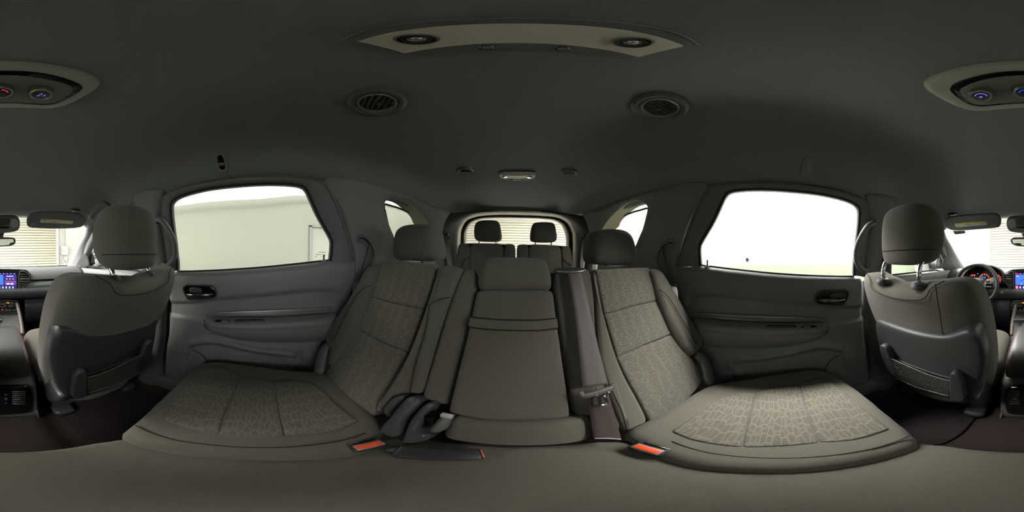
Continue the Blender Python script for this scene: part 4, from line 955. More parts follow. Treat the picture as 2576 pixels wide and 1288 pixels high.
roofvent((1433, 431), .042, 'small round rear roof vent with closed flaps on the driver side', True, ang=2)
dl = thing('dome_lamp', 'small grey dome lamp at the rear of the roof between two vents', 'roof lamp', PR((1301, 443), 0))
pillow('housing', onroof([(1254, 436), (1262, 433), (1300, 432), (1342, 433), (1350, 437), (1346, 447), (1338, 453), (1301, 456), (1265, 453), (1257, 447)], .012), PLA, dl, .02, .004, 0, rnd=1, n=64)
pillow('lens_panel', onroof([(1256, 440), (1280, 441), (1301, 442), (1325, 441), (1348, 440), (1344, 448), (1325, 449), (1301, 450), (1275, 449), (1260, 448)], .014), LENS, dl, .004, .001, 0, rnd=0, n=64)
for q in ((1270, 445), (1332, 446)):
    p = PR(q, .015); lathe('bulb_lens', [(0, .004), (.012, .003), (.018, -.002)], p, HN(p), CHR, dl, 24)
for q in ((1287, 453), (1315, 454)): rbox('switch', PR(q, .014), (.014, .006, .004), BLK, dl, .001)

cpn = thing('rear_climate_panel', 'oval grey roof control panel with three lit knobs in front of the rear bench', 'control panel', PR((2576, 220), 0))
o_ = [(0, 157), (60, 159), (120, 165), (200, 180), (243, 198), (254, 214), (243, 230), (190, 260), (145, 276), (100, 278), (0, 275), (-60, 279), (-110, 284), (-140, 281), (-180, 269), (-237, 238), (-255, 220), (-249, 205), (-200, 184), (-110, 164), (-60, 159)]
i1 = [(0, 178), (60, 179), (120, 186), (180, 203), (207, 215), (210, 222), (195, 236), (165, 252), (135, 265), (90, 265), (0, 261), (-60, 265), (-105, 270), (-135, 266), (-165, 250), (-188, 228), (-188, 218), (-160, 204), (-100, 187), (-50, 180)]
i2 = [(0, 190), (50, 191), (100, 197), (150, 207), (180, 218), (184, 225), (175, 238), (150, 254), (130, 261), (90, 261), (0, 257), (-60, 261), (-105, 265), (-130, 262), (-150, 248), (-162, 232), (-160, 224), (-135, 212), (-90, 199), (-40, 192)]
pillow('surround', onroof(o_, .014), mat('climate surround', (158, 160, 149), .5), cpn, .02, .012, 0, rnd=1, n=140)
pillow('gloss_ring', onroof(i1, .016), BLK, cpn, .008, .002, 0, rnd=1, n=120)
pillow('face', onroof(i2, .019), mat('climate face', (112, 110, 102), .6), cpn, .006, .002, 0, rnd=1, n=120)
EBL = emat('icon blue', (120, 120, 255), 1.3); ERD = emat('icon red', (255, 60, 30), 1.0); EB2 = emat('icon deep blue', (20, 90, 255), 1.0)
for kk, q in enumerate(((103, 232), (3, 227), (-109, 236))):
    p = PR(q, .022); n = HN(p); kb = lathe('knob', [(0, .013), (.0135, .013), (.0145, .0145), (.0165, .0145), (.0185, .012), (.0195, .0), (.0198, -.006)], p, n, SIL, cpn, 40)
    lathe('knob_cap', [(0, .0138), (.0132, .0136)], p, n, BLK, kb, 32)
    x, y, z = frame(n, (0, -1, 0)); c = p+z*.0145
    lf = ray(q[0]-8, q[1]); rt = ray(q[0]+8, q[1]); u = (rt-lf); u = (u-z*u.dot(z)).normalized(); w = z.cross(u)
    if w.dot(ray(q[0], q[1]-8)-ray(q[0], q[1]+8)) < 0: w = -w
    def arc(nm, a0, a1, r, m, t=.0009): tube(nm, [c+(u*math.cos(math.radians(a))+w*math.sin(math.radians(a)))*r for a in [a0+(a1-a0)*i/8 for i in range(9)]], t, m, kb, n=5, k=1)
    if kk == 0:
        for (a, b) in ((-.0045, -.001), (.0, .003), (.0045, -.001)):
            tube('airflow_icon', [c+u*(a-.0015)+w*(b-.0012), c+u*a+w*(b-.0006), c+u*(a+.0015)+w*b, c+u*(a+.0012)+w*(b+.0018)], .0006, EBL, kb, n=5, k=1)
    elif kk == 1: arc('heat_arc', 88, 12, .0095, ERD); arc('cool_arc', 168, 102, .0095, EB2)
    else:
        arc('fan_arc', 165, 15, .0095, EBL, .0007)
        for a in (0, 90, 180, 270):
            d = u*math.cos(math.radians(a))+w*math.sin(math.radians(a)); rbox('fan_icon', c+d*.0016-w*.001, (.0016, .0016, .0006), EBL, kb, 0, (u, w, z))
# coat hooks on the roof rails
for s, q in ((-1, (556, 408)), (1, (2032, 422))):
    ck = thing('coat_hook', f'grey oval coat hook on the roof rail above the {SIDE[s]} rear window', 'coat hook', PR(q, 0), 'coat hooks')
    dx = 1 if s < 0 else -1
    ring = [(q[0]+dx*a, q[1]+b) for a, b in [(-17, -12), (-12, -23), (-2, -26), (8, -22), (13, -8), (18, 10), (18, 18), (10, 25), (0, 25), (-9, 20), (-14, 5)]]
    hole = [(q[0]+dx*a, q[1]+b) for a, b in [(-10, -12), (-7, -17), (0, -18), (5, -13), (8, 0), (11, 12), (9, 18), (3, 19), (-3, 17), (-7, 5)]]
    pillow('surround', [PR(a, .008) for a in ring], mat('hook surround', (122, 123, 121), .5), ck, .012, .003, -.0005, rnd=1, n=60)
    if s < 0:
        pillow('recess', [PR(a, .0105) for a in hole], BLK, ck, .003, .0005, 0, rnd=1, n=48)
        pillow('hook', [PR((q[0]+a, q[1]+b), .014) for a, b in [(-8, 3), (8, 2), (10, 9), (-5, 11)]], SIL, ck, .006, .002, .001, rnd=1, n=32)
    else: pillow('hook', [PR(a, .0115) for a in hole], mat('hook surround', (92, 93, 92)), ck, .003, .001, .001, rnd=1, n=48)
# grab handles
for s in (-1, 1):
    gh = thing('grab_handle', f'upright grey grab handle on the pillar by the {SIDE[s]} rear window', 'grab handle', SH(-.43, -.05, .03, s), 'pillar grab handles')
    tube('grip', [SH(y, z, o, s) for y, z, o in [(-.475, .172, .02), (-.45, .168, .05), (-.415, .148, .065), (-.385, .10, .07), (-.372, .05, .07), (-.375, .0, .07), (-.40, -.04, .066), (-.44, -.062, .05), (-.475, -.068, .02)]], [.012, .0145, .0135, .012, .012, .012, .0135, .0145, .012], mat('handle grey', (104, 106, 106), .5, bump=.15), gh, n=14)
    for z in (.172, -.068): pillow('foot', [SH(-.475+a, z+b, .032, s) for a, b in [(-.018, -.022), (.018, -.022), (.018, .022), (-.018, .022)]], PLA, gh, .02, .006, .002, rnd=2, n=32, face=(-s, 0, 0))
gh = thing('roof_grab_handle', 'folded grey grab handle on the roof rail above the front passenger seat', 'grab handle', PR((250, 530), .0))
tube('grip', [PR(q, o) for q, o in [((227, 548), .0), ((226, 541), .03), ((233, 530), .04), ((244, 517), .04), ((255, 511), .04), ((266, 513), .03), ((273, 523), .0)]], .012, mat('handle grey', (104, 106, 106)), gh, n=12)
for q in ((227, 549), (273, 524)): p = PR(q, .002); lathe('foot', [(0, .008), (.014, .006), (.018, 0)], p, HN(p), PLA, gh, 20)
fb = thing('belt_anchor', 'black belt height adjuster on the pillar behind the driver headrest', 'belt anchor', SH(-.575, .1, .03, 1))
rbox('slider', SH(-.575, .105, .048, 1), (.03, .035, .07), BLK, fb, .006)
rbox('cover', SH(-.575, .02, .038, 1), (.012, .055, .20), DARK, fb, .005)
ribbon('webbing', [SH(-.60, .09, .06, 1), SH(-.61, -.1, .06, 1), SH(-.63, -.3, .05, 1)], [SH(-.56, .09, .06, 1), SH(-.57, -.1, .06, 1), SH(-.59, -.3, .05, 1)], WEBD, fb)

# ================================================================ dashboard and front of the cabin
db = thing('dashboard', 'dark grey padded dashboard below the windscreen', 'dashboard', (0, -1.45, -.75))
def dloft(name, prof, m, x0=-.70, x1=.70, n=41, fn=None, parent=db, thick=.012):
    rows = []
    for i in range(n):
        x = x0+(x1-x0)*i/(n-1); k = .07*(abs(x)/.7)**3
        rows.append([V((x, y+k+(fn(x, y, z)[0] if fn else 0), z+(fn(x, y, z)[1] if fn else 0))) for y, z in prof])
    return solid(loft(name, rows, m, parent, recalc=False, sharp=50), thick, 0)
dloft('upper_pad', chaikin([V((0, *q)) for q in [(-1.80, -.142), (-1.6, -.120), (-1.46, -.117), (-1.405, -.135), (-1.375, -.17), (-1.366, -.207)]], 2, False) and [(p.y, p.z) for p in chaikin([V((0, *q)) for q in [(-1.80, -.142), (-1.6, -.120), (-1.46, -.117), (-1.405, -.135), (-1.375, -.17), (-1.366, -.207)]], 2, False)], DASH)
dloft('shadow_gap', [(-1.366, -.206), (-1.40, -.212), (-1.40, -.226), (-1.372, -.230)], DARK)
ac = dloft('accent_panel', [(-1.376, -.226), (-1.36, -.252), (-1.352, -.278)], mat('dash accent', (104, 110, 106), .45), -.68, -.19, 20)
text('embossed_lettering', 'DURANGO', (-.345, -1.352, -.25), (-1, 0, 0), (0, -.3, 1), .017, mat('embossed grey', (128, 132, 128), .5), ac, .0008)
dloft('lower_pad', [(-1.40, -.276), (-1.352, -.278), (-1.337, -.285), (-1.327, -.305), (-1.333, -.335), (-1.35, -.36), (-1.38, -.372)], DASHL)
tube('stitching', [V((x, -1.338+.07*(abs(x)/.7)**3, -.2815)) for x in [-.66+.5*i/10 for i in range(11)]], .0012, REDT, db, n=5)
gb = dloft('glovebox', [(-1.365, -.378), (-1.35, -.45), (-1.36, -.55), (-1.41, -.64)], mat('glovebox', (50, 56, 58), .6), -.66, -.17, 20)
rbox('glovebox_handle', (-.43, -1.345, -.425), (.11, .012, .012), PLA, gb, .004)
rbox('glovebox_latch', (-.235, -1.35, -.405), (.05, .008, .012), DARK, gb, .003)
dloft('knee_panel', [(-1.365, -.378), (-1.36, -.48), (-1.40, -.6), (-1.5, -.72)], DARK, .14, .68, 20)
rbox('footwell', (0, -1.72, -.66), (1.38, .08, .5), DARK, db, .02)
# passenger side vent
pv = pillow('side_vent', [PY(q, -1.355) for q in [(162, 692), (166, 690), (190, 689), (198, 692), (198, 700), (190, 703), (168, 703), (164, 700)]], BLK, db, .02, .003, -.002, rnd=1, n=40, face=(0, 1, 0))
for k in range(2): tube('vent_slat', [PY((166, 695+4*k), -1.35), PY((195, 694.5+4*k), -1.35)], .003, PLA, pv, n=6, k=1)
tube('vent_tab', [PY((168, 700), -1.345), PY((172, 701), -1.345)], .004, SIL, pv, n=6, k=1)
# defroster grille lines on the dash top
dg = rbox('speaker_grille', (-.42, -1.58, -.112), (.26, .06, .006), DARK, db, .002)
for k in range(12): rbox('grille_rib', (-.53+k*.02, -1.58, -.108), (.008, .055, .006), PLA, dg, .001)
# centre stack bezel with vents
cy = -1.355
bez = [(2527, 690), (2534, 682), (2545, 678), (2576, 676), (2640, 678), (2649, 683), (2654, 692), (2653, 706), (2645, 718), (2632, 729), (2615, 735), (2576, 737), (2558, 735), (2545, 730), (2533, 716), (2527, 703)]
bzl = pillow('centre_bezel', [PY(q, cy) for q in bez], mat('bezel black', (26, 28, 32), .25, coat=.3), db, .08, .006, 0, rnd=1, n=110, face=(0, 1, 0))
tube('chrome_trim', [PY(q, cy+.004) for q in [(2526, 700), (2529, 710), (2535, 719), (2546, 731), (2558, 736.5), (2576, 738.5), (2615, 736.5), (2633, 730), (2646, 718.5), (2654, 706)]], .004, SIL, db, n=8)
for L, tabx in (([(2529, 693), (2534, 687), (2549, 685), (2549, 727), (2541, 722), (2533, 712)], (2524, 2545)), ([(2625, 684), (2645, 686), (2650, 692), (2649, 705), (2641, 717), (2630, 727), (2624, 727)], (2627, 2648))):
    v = pillow('centre_vent', [PY(q, cy+.008) for q in L], BLK, db, .008, .002, 0, rnd=1, n=48, face=(0, 1, 0))
    xs = [q[0] for q in L]
    for k in range(6):
        yy = 690+k*6; a, b = min(xs)+1+max(0, k-3)*(3 if min(xs) < 2600 else 0), max(xs)-1-max(0, k-3)*(0 if min(xs) < 2600 else 6)
        tube('vent_slat', [PY((a, yy), cy+.012), PY((b, yy), cy+.012)], .0022, DARK, v, n=6, k=1)
    tube('vent_frame', [PY(q, cy+.012) for q in L], .0022, PLA, v, n=6, closed=True, k=3)
    tube('vent_tab', [PY(q, cy+.018) for q in [(tabx[0], 701), (tabx[1], 701), (tabx[1], 708), (tabx[0], 708)]], .002, SIL, v, n=6, closed=True, k=1)
# touch screen
sc = thing('touch_screen', 'lit purple and blue touch screen in the middle of the dashboard', 'screen', PY((2585, 728), cy+.012))
def quad(name, L, m, parent, y, d=.003): return pillow(name, [PY(q, y) for q in L], m, parent, d, .0006, 0, rnd=0, n=24, face=(0, 1, 0))
R4 = lambda x0, y0, x1, y1: [(x0, y0), (x1, y0), (x1, y1), (x0, y1)]
quad('glass', R4(2551, 685, 2621, 730), BLK, sc, cy+.010, .006)
quad('display', R4(2553.5, 687, 2618, 727.5), emat('display purple', (58, 50, 128), .9), sc, cy+.0115, .002)
quad('map_view', R4(2554.5, 691.5, 2584.5, 716.5), emat('map blue', (84, 140, 240), .95), sc, cy+.013, .0015)
quad('map_river', [(2566, 706), (2575, 701), (2577, 703), (2568, 708)], emat('map dark blue', (60, 105, 210), .9), sc, cy+.0137, .0006)
quad('map_arrow', [(2567, 716), (2569, 712), (2571, 716), (2569, 715)], emat('white glow', (240, 240, 255), 1), sc, cy+.014, .0006)
quad('media_panel', R4(2586.5, 692, 2617, 704), emat('panel violet', (70, 62, 150), 1), sc, cy+.013, .0015)
quad('phone_panel', R4(2586.5, 705.5, 2617, 717), emat('panel lilac', (96, 78, 160), 1), sc, cy+.013, .0015)
quad('phone_line', R4(2588, 707.6, 2616, 709.2), emat('line pink', (220, 70, 130), 1), sc, cy+.0137, .0006)
quad('home_tile', R4(2554, 718, 2561.5, 727), emat('tile red', (235, 50, 95), 1), sc, cy+.013, .0015)
quad('status_bar', R4(2554, 687.3, 2562, 689.8), emat('tile red', (235, 50, 95), 1), sc, cy+.013, .0015)
WG = MATS['white glow']
for i in range(7): quad('icon', R4(2556.5+i*8.4, 720.5, 2559.8+i*8.4, 725.5), WG, sc, cy+.0145, .0006)
for i in range(6): quad('status_icon', R4(2566+i*9, 687.6, 2568.5+i*9, 689.8), emat('icon pale', (230, 190, 240), 1) if 'icon pale' not in MATS else MATS['icon pale'], sc, cy+.0145, .0006)
quad('caption', R4(2592, 694, 2610, 696), WG, sc, cy+.0145, .0006); quad('caption', R4(2592, 712, 2600, 716), WG, sc, cy+.0145, .0006); quad('caption', R4(2602, 712, 2610, 716), WG, sc, cy+.0145, .0006)
for x in (2593, 2601, 2609): quad('media_button', R4(x-1.2, 700.5, x+1.2, 703), WG, sc, cy+.0145, .0006)
quad('caption', R4(2556, 693.5, 2563, 696), emat('map caption', (255, 190, 160), 1), sc, cy+.0145, .0006)
# climate control strip
cl = thing('climate_panel', 'black climate control strip with chrome knobs below the touch screen', 'control panel', PY((2583, 785), -1.31))
pillow('face', [PY(q, -1.32) for q in [(2543, 762), (2547, 757), (2576, 755), (2618, 756), (2623, 760), (2625, 772), (2618, 783), (2610, 786), (2576, 787), (2553, 785), (2543, 778), (2541, 770)]], mat('climate black', (30, 31, 33), .3, coat=.2), cl, .05, .006, 0, rnd=1, n=80, face=(0, 1, 0))
tube('chrome_edge', [PY(q, -1.312) for q in [(2543, 775), (2552, 781), (2576, 782), (2610, 781), (2618, 777), (2622, 771)]], .0025, SIL, cl, n=6)
for q in ((2548.5, 766), (2582.5, 768), (2617, 766)):
    p = PY(q, -1.31); kb = lathe('knob', [(0, .016), (.011, .016), (.0135, .018), (.0155, .014), (.0165, 0)], p, (0, 1, .1), SIL, cl, 28)
    lathe('knob_cap', [(0, .0168), (.0108, .0168)], p, (0, 1, .1), BLK, kb, 24)
EOR = emat('icon amber', (255, 160, 30), 1)
for q in ((2574, 762), (2596, 762)): quad('lit_button', R4(q[0]-2.5, q[1]-1.4, q[0]+2.5, q[1]+1.4), EOR, cl, -1.309, .002)
quad('hazard_button', R4(2580, 778, 2584, 780), emat('hazard red', (240, 80, 40), 1), cl, -1.309, .002)
for i, x in enumerate((2556, 2562, 2568, 2590, 2600, 2606)):
    for y in (763, 770): quad('button', R4(x-2.2, y-2, x+2.2, y+2), PLA, cl, -1.312, .003)
for x in (2557, 2566, 2574, 2592, 2600): quad('toggle', R4(x-1.5, 777.5, x+1.5, 779.5), mat('mark grey', (170, 170, 170), .5), cl, -1.311, .002)
# start button
sb = thing('start_button', 'round ignition button with orange light right of the steering wheel', 'button', PY((2520, 741), -1.31))
p = PY((2520, 734), -1.312); lathe('ring', [(.010, .008), (.013, .010), (.0165, .009), (.018, 0)], p, (0, 1, 0), SIL, sb, 28); lathe('face', [(0, .008), (.0105, .008)], p, (0, 1, 0), BLK, sb, 24)
rbox('run_light', p+V((-.006, .0095, .003)), (.004, .002, .007), EOR, sb, .0005); rbox('caption', p+V((.001, .0095, 0)), (.007, .002, .005), mat('mark grey', (170, 170, 170)), sb, .0005)
# ---------------------------------------------------------------- instrument cluster
ic = thing('instrument_cluster', 'instrument cluster with red glowing gauges under its hood', 'gauges', (.38, -1.45, -.28))
arcL = [(2422, 712), (2424, 697), (2432, 683), (2446, 673), (2466, 668), (2490, 669), (2506, 674), (2518, 682), (2524, 695), (2524, 708)]
a = [PY(q, -1.30) for q in arcL]; b = [PY((q[0]+(2474-q[0])*.05, q[1]+1), -1.365) for q in arcL]; c = [PY(((q[0]-2474)*1.10+2474, q[1]-1), -1.44) for q in arcL]
aa, bb, cc = (resamp(catmull(L, 5), 50) for L in (a, b, c))
solid(loft('hood', [cc, [p.lerp(q, .6)+V((0, 0, .006)) for p, q in zip(cc, aa)], aa, [p.lerp(q, .5) for p, q in zip(aa, bb)], bb], DASHL, ic, recalc=False), .006, 0)
obj('back_plate', [PY((2474, 700), -1.355)]+[q+V((0, .01, 0)) for q in bb], [(0, 1+j, 1+(j+1) % 50) for j in range(50)], BLK, ic)
GR = emat('gauge red', (255, 70, 50), 1.1); GW = emat('gauge white', (235, 240, 255), .9); GB = emat('gauge blue', (70, 150, 255), .9)
def garc(nm, q, rpx, a0, a1, m, t=.0025, y=-1.348):
    c = PY(q, y); k = (PY((q[0]+1, q[1]), y)-c).length*rpx
    tube(nm, [c+V((-math.cos(math.radians(a)), 0, math.sin(math.radians(a))))*k for a in [a0+(a1-a0)*i/16 for i in range(17)]], t, m, ic, n=5, k=1)
    return c, k
garc('gauge_ring', (2476.5, 702), 13.2, -40, 220, GR); garc('gauge_ring', (2449, 702), 11, 60, 190, GR); garc('gauge_ring', (2507, 702), 11, -60, 110, GR)
for q, r, a0, a1, n in (((2476.5, 702), 10.6, -30, 210, 9), ((2449, 702), 8.3, 75, 180, 4), ((2507, 702), 8, -50, 90, 5)):
    c = PY(q, -1.347); k = (PY((q[0]+1, q[1]), -1.347)-c).length*r
    for i in range(n):
        t = math.radians(a0+(a1-a0)*i/(n-1)); rbox('gauge_mark', c+V((-math.cos(t)*k, 0, math.sin(t)*k)), (.006, .002, .006), GW, ic, 0)
c = PY((2476.5, 699), -1.345)
for dx, m in ((.016, GB), (-.004, GB)): rbox('display_icon', c+V((dx, 0, .004)), (.014, .002, .012), m, ic, .001)
rbox('warning_icon', c+V((-.026, 0, -.018)), (.012, .002, .012), emat('warn yellow', (255, 220, 40), 1), ic, .001)
rbox('turn_icon', PY((2459.5, 688.5), -1.345), (.008, .002, .006), emat('turn teal', (90, 230, 210), 1), ic, .001)
# ---------------------------------------------------------------- steering wheel
wc = PY((2454.5, 716), -1.22); wa = V((0, .93, .36)).normalized()
sw = thing('steering_wheel', 'black leather steering wheel with chrome trimmed hub behind the driver seat', 'steering wheel', wc-wa*.1)
ux, uy, uz = V((1, 0, 0)), wa.cross(V((1, 0, 0))).normalized(), wa
if uy.z < 0: uy = -uy
RW = .172
pts = [wc+(ux*math.cos(t)+uy*math.sin(t)*(.97 if math.sin(t) > -.6 else .93))*RW for t in [2*math.pi*i/48 for i in range(48)]]
tube('rim', pts, .0165, mat('wheel leather', (46, 47, 48), .35, bump=.1), sw, n=14, closed=True, k=1)
WP = lambda a, b, o=0.: wc+ux*a+uy*b+uz*o
pillow('hub', [WP(a, b, .012) for a, b in [(-.075, .045), (-.04, .058), (.04, .058), (.075, .045), (.07, 0), (.055, -.055), (.03, -.085), (-.03, -.085), (-.055, -.055), (-.07, 0)]], mat('hub leather', (70, 70, 71), .4), sw, .05, .02, .008, rnd=2, face=wa)
tube('hub_trim', [WP(a, b, .021) for a, b in [(-.032, .030), (0, .034), (.032, .030), (.036, .022), (.03, -.012), (.016, -.03), (0, -.035), (-.016, -.03), (-.03, -.012), (-.036, .022)]], .0022, SIL, sw, n=6, closed=True)
for k in (0, 1): pillow('emblem_slash', [WP(-.004-a-.009*k, b, .0225) for a, b in [(0, .004), (.005, .004), (.011, .013), (.006, .013)]], mat('emblem red', (215, 60, 40), .4), sw, .002, .0006, 0, rnd=0, n=16, face=wa)
for q in (-1, 1):
    sp = pillow('spoke', [WP(q*a, b, .006) for a, b in [(.06, .03), (.11, .035), (.165, .02), (.165, -.02), (.11, -.04), (.06, -.035)]], DARK, sw, .02, .006, .002, rnd=1, face=wa)
    pillow('button_pod', [WP(q*a, b, .012) for a, b in [(.076, .028), (.11, .03), (.14, .015), (.14, -.018), (.128, -.032), (.08, -.036)]], BLK, sp, .01, .003, .001, rnd=1, n=40, face=wa)
    for i in range(3):
        for j in range(2): rbox('wheel_button', WP(q*(.09+.017*i), .012-.028*j, .0145), (.014, .010, .004), PLA, sp, .001, (ux, uy, uz))
    pillow('shift_paddle', [WP(q*a, b, -.02) for a, b in [(.1, .06), (.15, .075), (.16, .045), (.12, .02)]], SIL, sw, .006, .002, 0, rnd=1, n=32, face=wa)
pillow('lower_spoke', [WP(a, b, .004) for a, b in [(-.03, -.07), (.03, -.07), (.022, -.165), (-.022, -.165)]], SIL, sw, .016, .005, .001, rnd=1, face=wa)
lathe('column', [(.05, -.02), (.055, -.1), (.06, -.26)], wc, wa, DARK, sw, 28)
tube('stalk', [WP(.05, .02, -.05), WP(.12, .04, -.05), WP(.19, .05, -.045)], .008, DARK, sw, n=8)
# ---------------------------------------------------------------- centre console
cc_ = thing('centre_console', 'dark centre console between the front seats with leather armrest lid and rear vents', 'console', (0, -.9, -.88))
rows = []
for y, z, w in [(-1.34, -.50, .13), (-1.2, -.53, .125), (-1.0, -.55, .115), (-.75, -.55, .108), (-.62, -.555, .104), (-.57, -.565, .10), (-.552, -.60, .098), (-.545, -.70, .10), (-.548, -.80, .104), (-.565, -.885, .11)]:
    if z > -.6: rows.append([V((x, y, zz)) for x, zz in [(-w-.01, -.9), (-w, -.7), (-w, z-.02), (-w+.02, z), (0, z+.002), (w-.02, z), (w, z-.02), (w, -.7), (w+.01, -.9)]])
    else: rows.append([V((x, y, zz)) for x, zz in [(-w-.01, -.9), (-w-.0, (z-.9)/2), (-w, z-.01), (-w+.01, z), (0, z), (w-.01, z), (w, z-.01), (w, (z-.9)/2), (w+.01, -.9)]])
solid(loft('body', rows, PLA, cc_, recalc=False), .008, 0)
# armrest lid
lid = [(-.955, -.452, .070, .05), (-.945, -.428, .074, .07), (-.90, -.415, .079, .09), (-.80, -.412, .084, .10), (-.70, -.416, .088, .115), (-.65, -.424, .090, .12), (-.615, -.442, .091, .11), (-.598, -.47, .091, .085), (-.592, -.505, .090, .05), (-.596, -.53, .086, .022)]
rows = []
for y, zt, w, h in lid:
    r = []
    for j in range(40):
        a = 2*math.pi*j/40; c, q = math.cos(a), math.sin(a); e = 2/5
        r.append(V((-.0+w*math.copysign(abs(c)**e, c), y, zt-h/2+h/2*math.copysign(abs(q)**e, q))))
    rows.append(r)
ld = loft('armrest_lid', rows, LEA, cc_, closed=True, cap=True); md = ld.modifiers.new('smooth', 'SUBSURF'); md.levels = 1; md.render_levels = 1
for s in (-1, 1):
    for o in (.004, .009): tube('stitching', [V((s*(w-.006-o), y, zt+.001)) for y, zt, w, h in lid[1:8]]+[V((s*(.085-o), -.590, -.505)), V((s*(.084-o), -.592, -.525))], .0008, REDT if o < .005 else mat('tan thread', (120, 96, 88), .9), ld, n=5)
# rear vents
rv = pillow('rear_vent_panel', [PY(q, -.532) for q in [(2529, 984), (2535, 978), (2560, 976), (2585, 975), (2640, 974), (2652, 976), (2657, 983), (2659, 1008), (2657, 1032), (2650, 1040), (2585, 1045), (2538, 1043), (2531, 1036), (2527, 1008)]], BLK, cc_, .02, .006, 0, rnd=1, n=90, face=(0, 1, 0))
for x0, x1 in ((2538, 2566), (2606, 2641)):
    vf = quad('rear_vent', R4(x0, 983, x1, 1020), mat('vent cavity', (16, 16, 17), .5), rv, -.528, .004)
    for k in range(7): tube('vent_slat', [PY((x0+1.5, 985.5+k*5), -.5255), PY((x1-1.5, 985.5+k*5), -.5255)], .0022, mat('slat satin', (112, 110, 104), .35), vf, n=6, k=1)
    rbox('vent_tab', PY(((x0+x1)/2, 1003), -.521), (.012, .008, .012), SIL, vf, .002)
for y in (993, 1003, 1014): rbox('thumb_wheel', PY((2591, y), -.526), (.010, .006, .012 if y == 1003 else .004), SIL if y != 1003 else PLA, rv, .002)
# gear selector and console rails
gs = thing('gear_shifter', 'dark T-shaped gear shifter with chrome edge in front of the armrest lid', 'gear shifter', PY((2567, 830), -1.04))
p = PY((2566, 806), -1.04)
rbox('knob', p, (.085, .045, .026), mat('knob dark', (60, 62, 63), .25), gs, .011, seg=3); tube('knob_edge', [p+V((x, .02, .012)) for x in (-.04, -.02, .02, .04)], .003, SIL, gs, n=6)
tube('stem', [p+V((0, 0, -.01)), p+V((0, -.005, -.05)), p+V((0, -.01, -.10))], [.014, .011, .018], SIL, gs, n=12)
for s in (-1, 1):
    pts = [V((s*.10, -1.30, -.40)), V((s*.108, -1.2, -.445)), V((s*.11, -1.08, -.49)), V((s*.105, -.98, -.52))]
    tube('side_rail', pts, [.010, .013, .013, .010], mat('rail satin', (92, 90, 88), .35), cc_, n=10)
    tube('rail_stitching', [q+V((s*.012, 0, .005)) for q in pts], .0012, REDT, cc_, n=5)
rbox('stack_lower', (0, -1.38, -.50), (.20, .12, .16), DARK, cc_, .01)
quad('storage_panel', R4(2556, 795, 2612, 805), mat('storage dark', (34, 35, 36), .5), cc_, -1.315, .01)
# ---------------------------------------------------------------- sun visors, overhead console, mirror
VN = V((0, .93, -.37)).normalized(); V0 = V((0, -.95, .22))
def PV(q, o=0): return PP(q, V0+VN*o, VN)
for s in (-1, 1):
    if s < 0:
        ol = [(68, 560), (69, 547), (80, 537), (100, 532), (150, 532), (200, 537), (214, 544), (219, 555), (214, 567), (200, 574), (160, 576), (110, 576), (76, 573), (69, 569)]
        lb_ = [(102, 552), (185, 556), (182, 564), (101, 560)]; yl = [(102, 551), (186, 555), (185.5, 557.5), (102, 553.6)]; cpx = (84, 567); ink = (137, 558.5)
    else:
        ol = [(2374, 562), (2375, 551), (2390, 545), (2430, 541), (2480, 537), (2500, 536), (2513, 540), (2518, 552), (2517, 567), (2510, 574), (2470, 577), (2420, 581), (2395, 581), (2378, 573)]
        lb_ = [(2401, 564), (2482, 558), (2484, 566), (2405, 572)]; yl = [(2400, 562), (2482, 556.5), (2482.6, 559.3), (2401.5, 565)]; cpx = (2499, 569); ink = (2436, 565)
    v = thing('sun_visor', f'folded-up grey sun visor with warning label on the {SIDE[s]} of the mirror', 'sun visor', PV((ol[4][0], 535), 0), 'sun visors')
    vz = pillow('visor_board', [PV(q, .012) for q in ol], mat('visor cloth', (108, 111, 112), .9, noise=.05, nscale=500, bump=.2), v, .024, .010, .003, rnd=1, n=100, face=VN)
    lbl = pillow('warning_label', [PV(q, .0165) for q in lb_], PAPER, vz, .001, .0003, 0, rnd=0, n=24, face=VN)
    pillow('label_header', [PV(q, .0172) for q in yl], YEL, vz, .001, .0003, 0, rnd=0, n=24, face=VN)
    c0 = PV(ink, .0175); ud = (PV((ink[0]+5, ink[1]), .0175)-PV((ink[0]-5, ink[1]), .0175)).normalized(); 
    up_ = V((0, .37, .93))
    for k in range(5): tube('label_print', [c0+ud*(.007*(k-2)-.003)+up_*(-.004 if k % 2 else .004), c0+ud*(.007*(k-2)+.003)+up_*(.004 if k % 2 else -.003)], .0008, INK, vz, n=4, k=1)
    ym = V(PV((sum(q[0] for q in yl)/4, sum(q[1] for q in yl)/4), .0178))
    for k in (-.12, -.09, .02, .05, .08): tube('label_print', [ym+ud*k, ym+ud*(k+.022)], .0007, INK, vz, n=4, k=1)
    tube('retainer_clip', [PV((cpx[0]+a, cpx[1]+b), .018) for a, b in [(-6, 4), (-5, -2), (-3, -5), (3, -5), (5, -2), (6, 4)]], .0016, mat('clip grey', (170, 172, 172), .4), v, n=6, k=2)
    tube('retainer_clip', [PV((cpx[0]+a, cpx[1]+b), .018) for a, b in [(-5, -1), (0, -.5), (5, -1)]], .0014, mat('clip grey', (170, 172, 172)), v, n=6, k=2)
    p = PR((190, 527) if s < 0 else (2396, 537), .0)
    hk = thing('visor_hook', f'small black roof clip behind the {SIDE[s]} sun visor', 'clip', p, 'roof clips')
    rbox('clip', p-V((0, 0, .005)), (.055, .03, .014), DARK, hk, .005); rbox('clip_slot', p-V((0, -.004, .012)), (.03, .014, .004), BLK, hk, .002)
oc = thing('overhead_console', 'grey overhead console with map lamps at the top of the windscreen', 'overhead console', PV((2579, 545), .0))
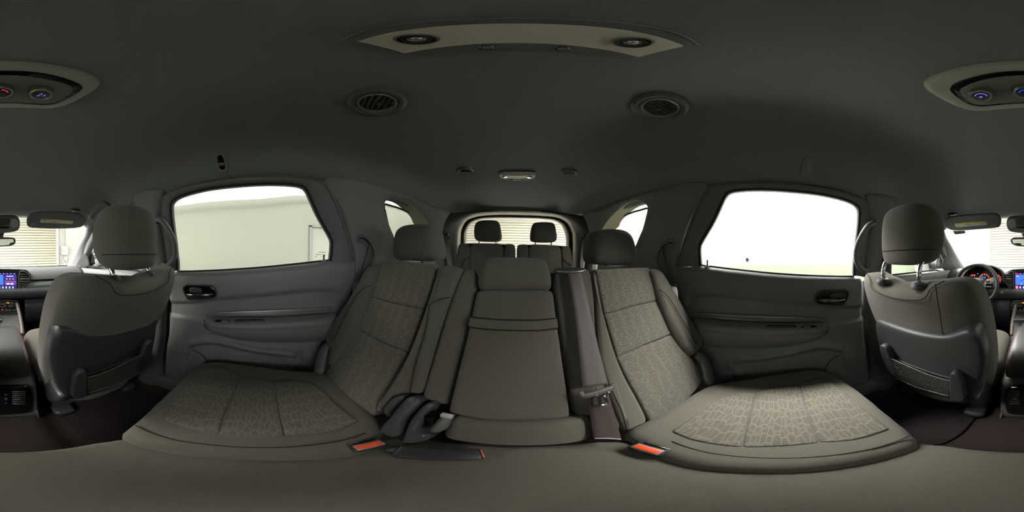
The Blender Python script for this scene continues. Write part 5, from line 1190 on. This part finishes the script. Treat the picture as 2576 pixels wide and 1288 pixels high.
pillow('housing', [PV(q, .025) for q in [(2531, 560), (2533, 551), (2541, 546), (2576, 544), (2610, 543), (2622, 547), (2627, 556), (2627, 572), (2622, 581), (2608, 586), (2576, 588), (2546, 586), (2535, 580), (2531, 570)]], PLA, oc, .05, .018, 0, rnd=1, n=90, face=VN)
for L in ([(2537, 552), (2554, 549), (2556, 574), (2540, 573), (2536, 566)], [(2603, 549), (2618, 550), (2623, 562), (2621, 572), (2602, 575)]):
    pillow('map_lamp', [PV(q, .029) for q in L], mat('map lamp lens', (150, 151, 150), .35), oc, .006, .002, .001, rnd=1, n=40, face=VN)
pillow('sunglass_door', [PV(q, .029) for q in [(2557, 549), (2601, 549), (2600, 568), (2558, 568)]], DARK, oc, .006, .003, .001, rnd=1, n=40, face=VN)
pillow('button_row', [PV(q, .030) for q in [(2557, 570), (2600, 570), (2599, 575), (2558, 575)]], BLK, oc, .004, .001, 0, rnd=1, n=40, face=VN)
mr = thing('rear_view_mirror', 'black framed rear-view mirror hanging below the overhead console', 'mirror', PY((2578, 590), -1.12))
mo = [(2540, 603), (2543, 598), (2552, 596), (2576, 595.5), (2604, 596), (2613, 598), (2616, 604), (2615, 612), (2608, 617), (2590, 619.5), (2576, 620), (2555, 618), (2545, 614)]
pillow('housing', [PY(q, -1.12) for q in mo], DARK, mr, .035, .008, 0, rnd=1, n=80, face=(0, 1, 0))
sh_ = lambda L, f: [(2578+(x-2578)*f, 607.5+(y-607.5)*f) for x, y in L]
pillow('mirror_glass', [PY(q, -1.116) for q in sh_(mo, .92)], mat('mirror silver', (190, 195, 198), .03, metal=1), mr, .004, .001, 0, rnd=1, n=80, face=(.12, 1, .02))
tube('stem', [PY((2578, 600), -1.135), PY((2578, 592), -1.13), PY((2578, 586), -1.10)], [.02, .018, .024], DARK, mr, n=12)
# ---------------------------------------------------------------- door mirrors outside
for s in (-1, 1):
    m_ = thing('door_mirror', f'door mirror outside the {SIDE[s]} front window', 'mirror', (s*.93, -1.3, -.16), 'door mirrors')
    ol = [(s*x, -1.30+abs(x-.8)*.1, z) for x, z in [(.84, -.14), (.83, -.05), (.85, .0), (.92, .015), (1.0, .005), (1.03, -.05), (1.02, -.13), (.95, -.16)]]
    pillow('housing', ol, mat('mirror shell', (70, 74, 74), .3), m_, .10, .03, 0, rnd=2, n=60, face=(-s*.2, 1, 0))
    pillow('mirror_glass', [(.925*s+(x-.925*s)*.86, y+.012, -.07+(z+.07)*.86) for x, y, z in ol], mat('mirror silver', (190, 195, 198)), m_, .006, .002, 0, rnd=2, n=60, face=(-s*.2, 1, 0))
    tube('arm', [V((s*.74, -1.34, -.12)), V((s*.8, -1.34, -.13)), V((s*.88, -1.33, -.12))], .03, mat('mirror shell', (70, 74, 74)), m_, n=12)
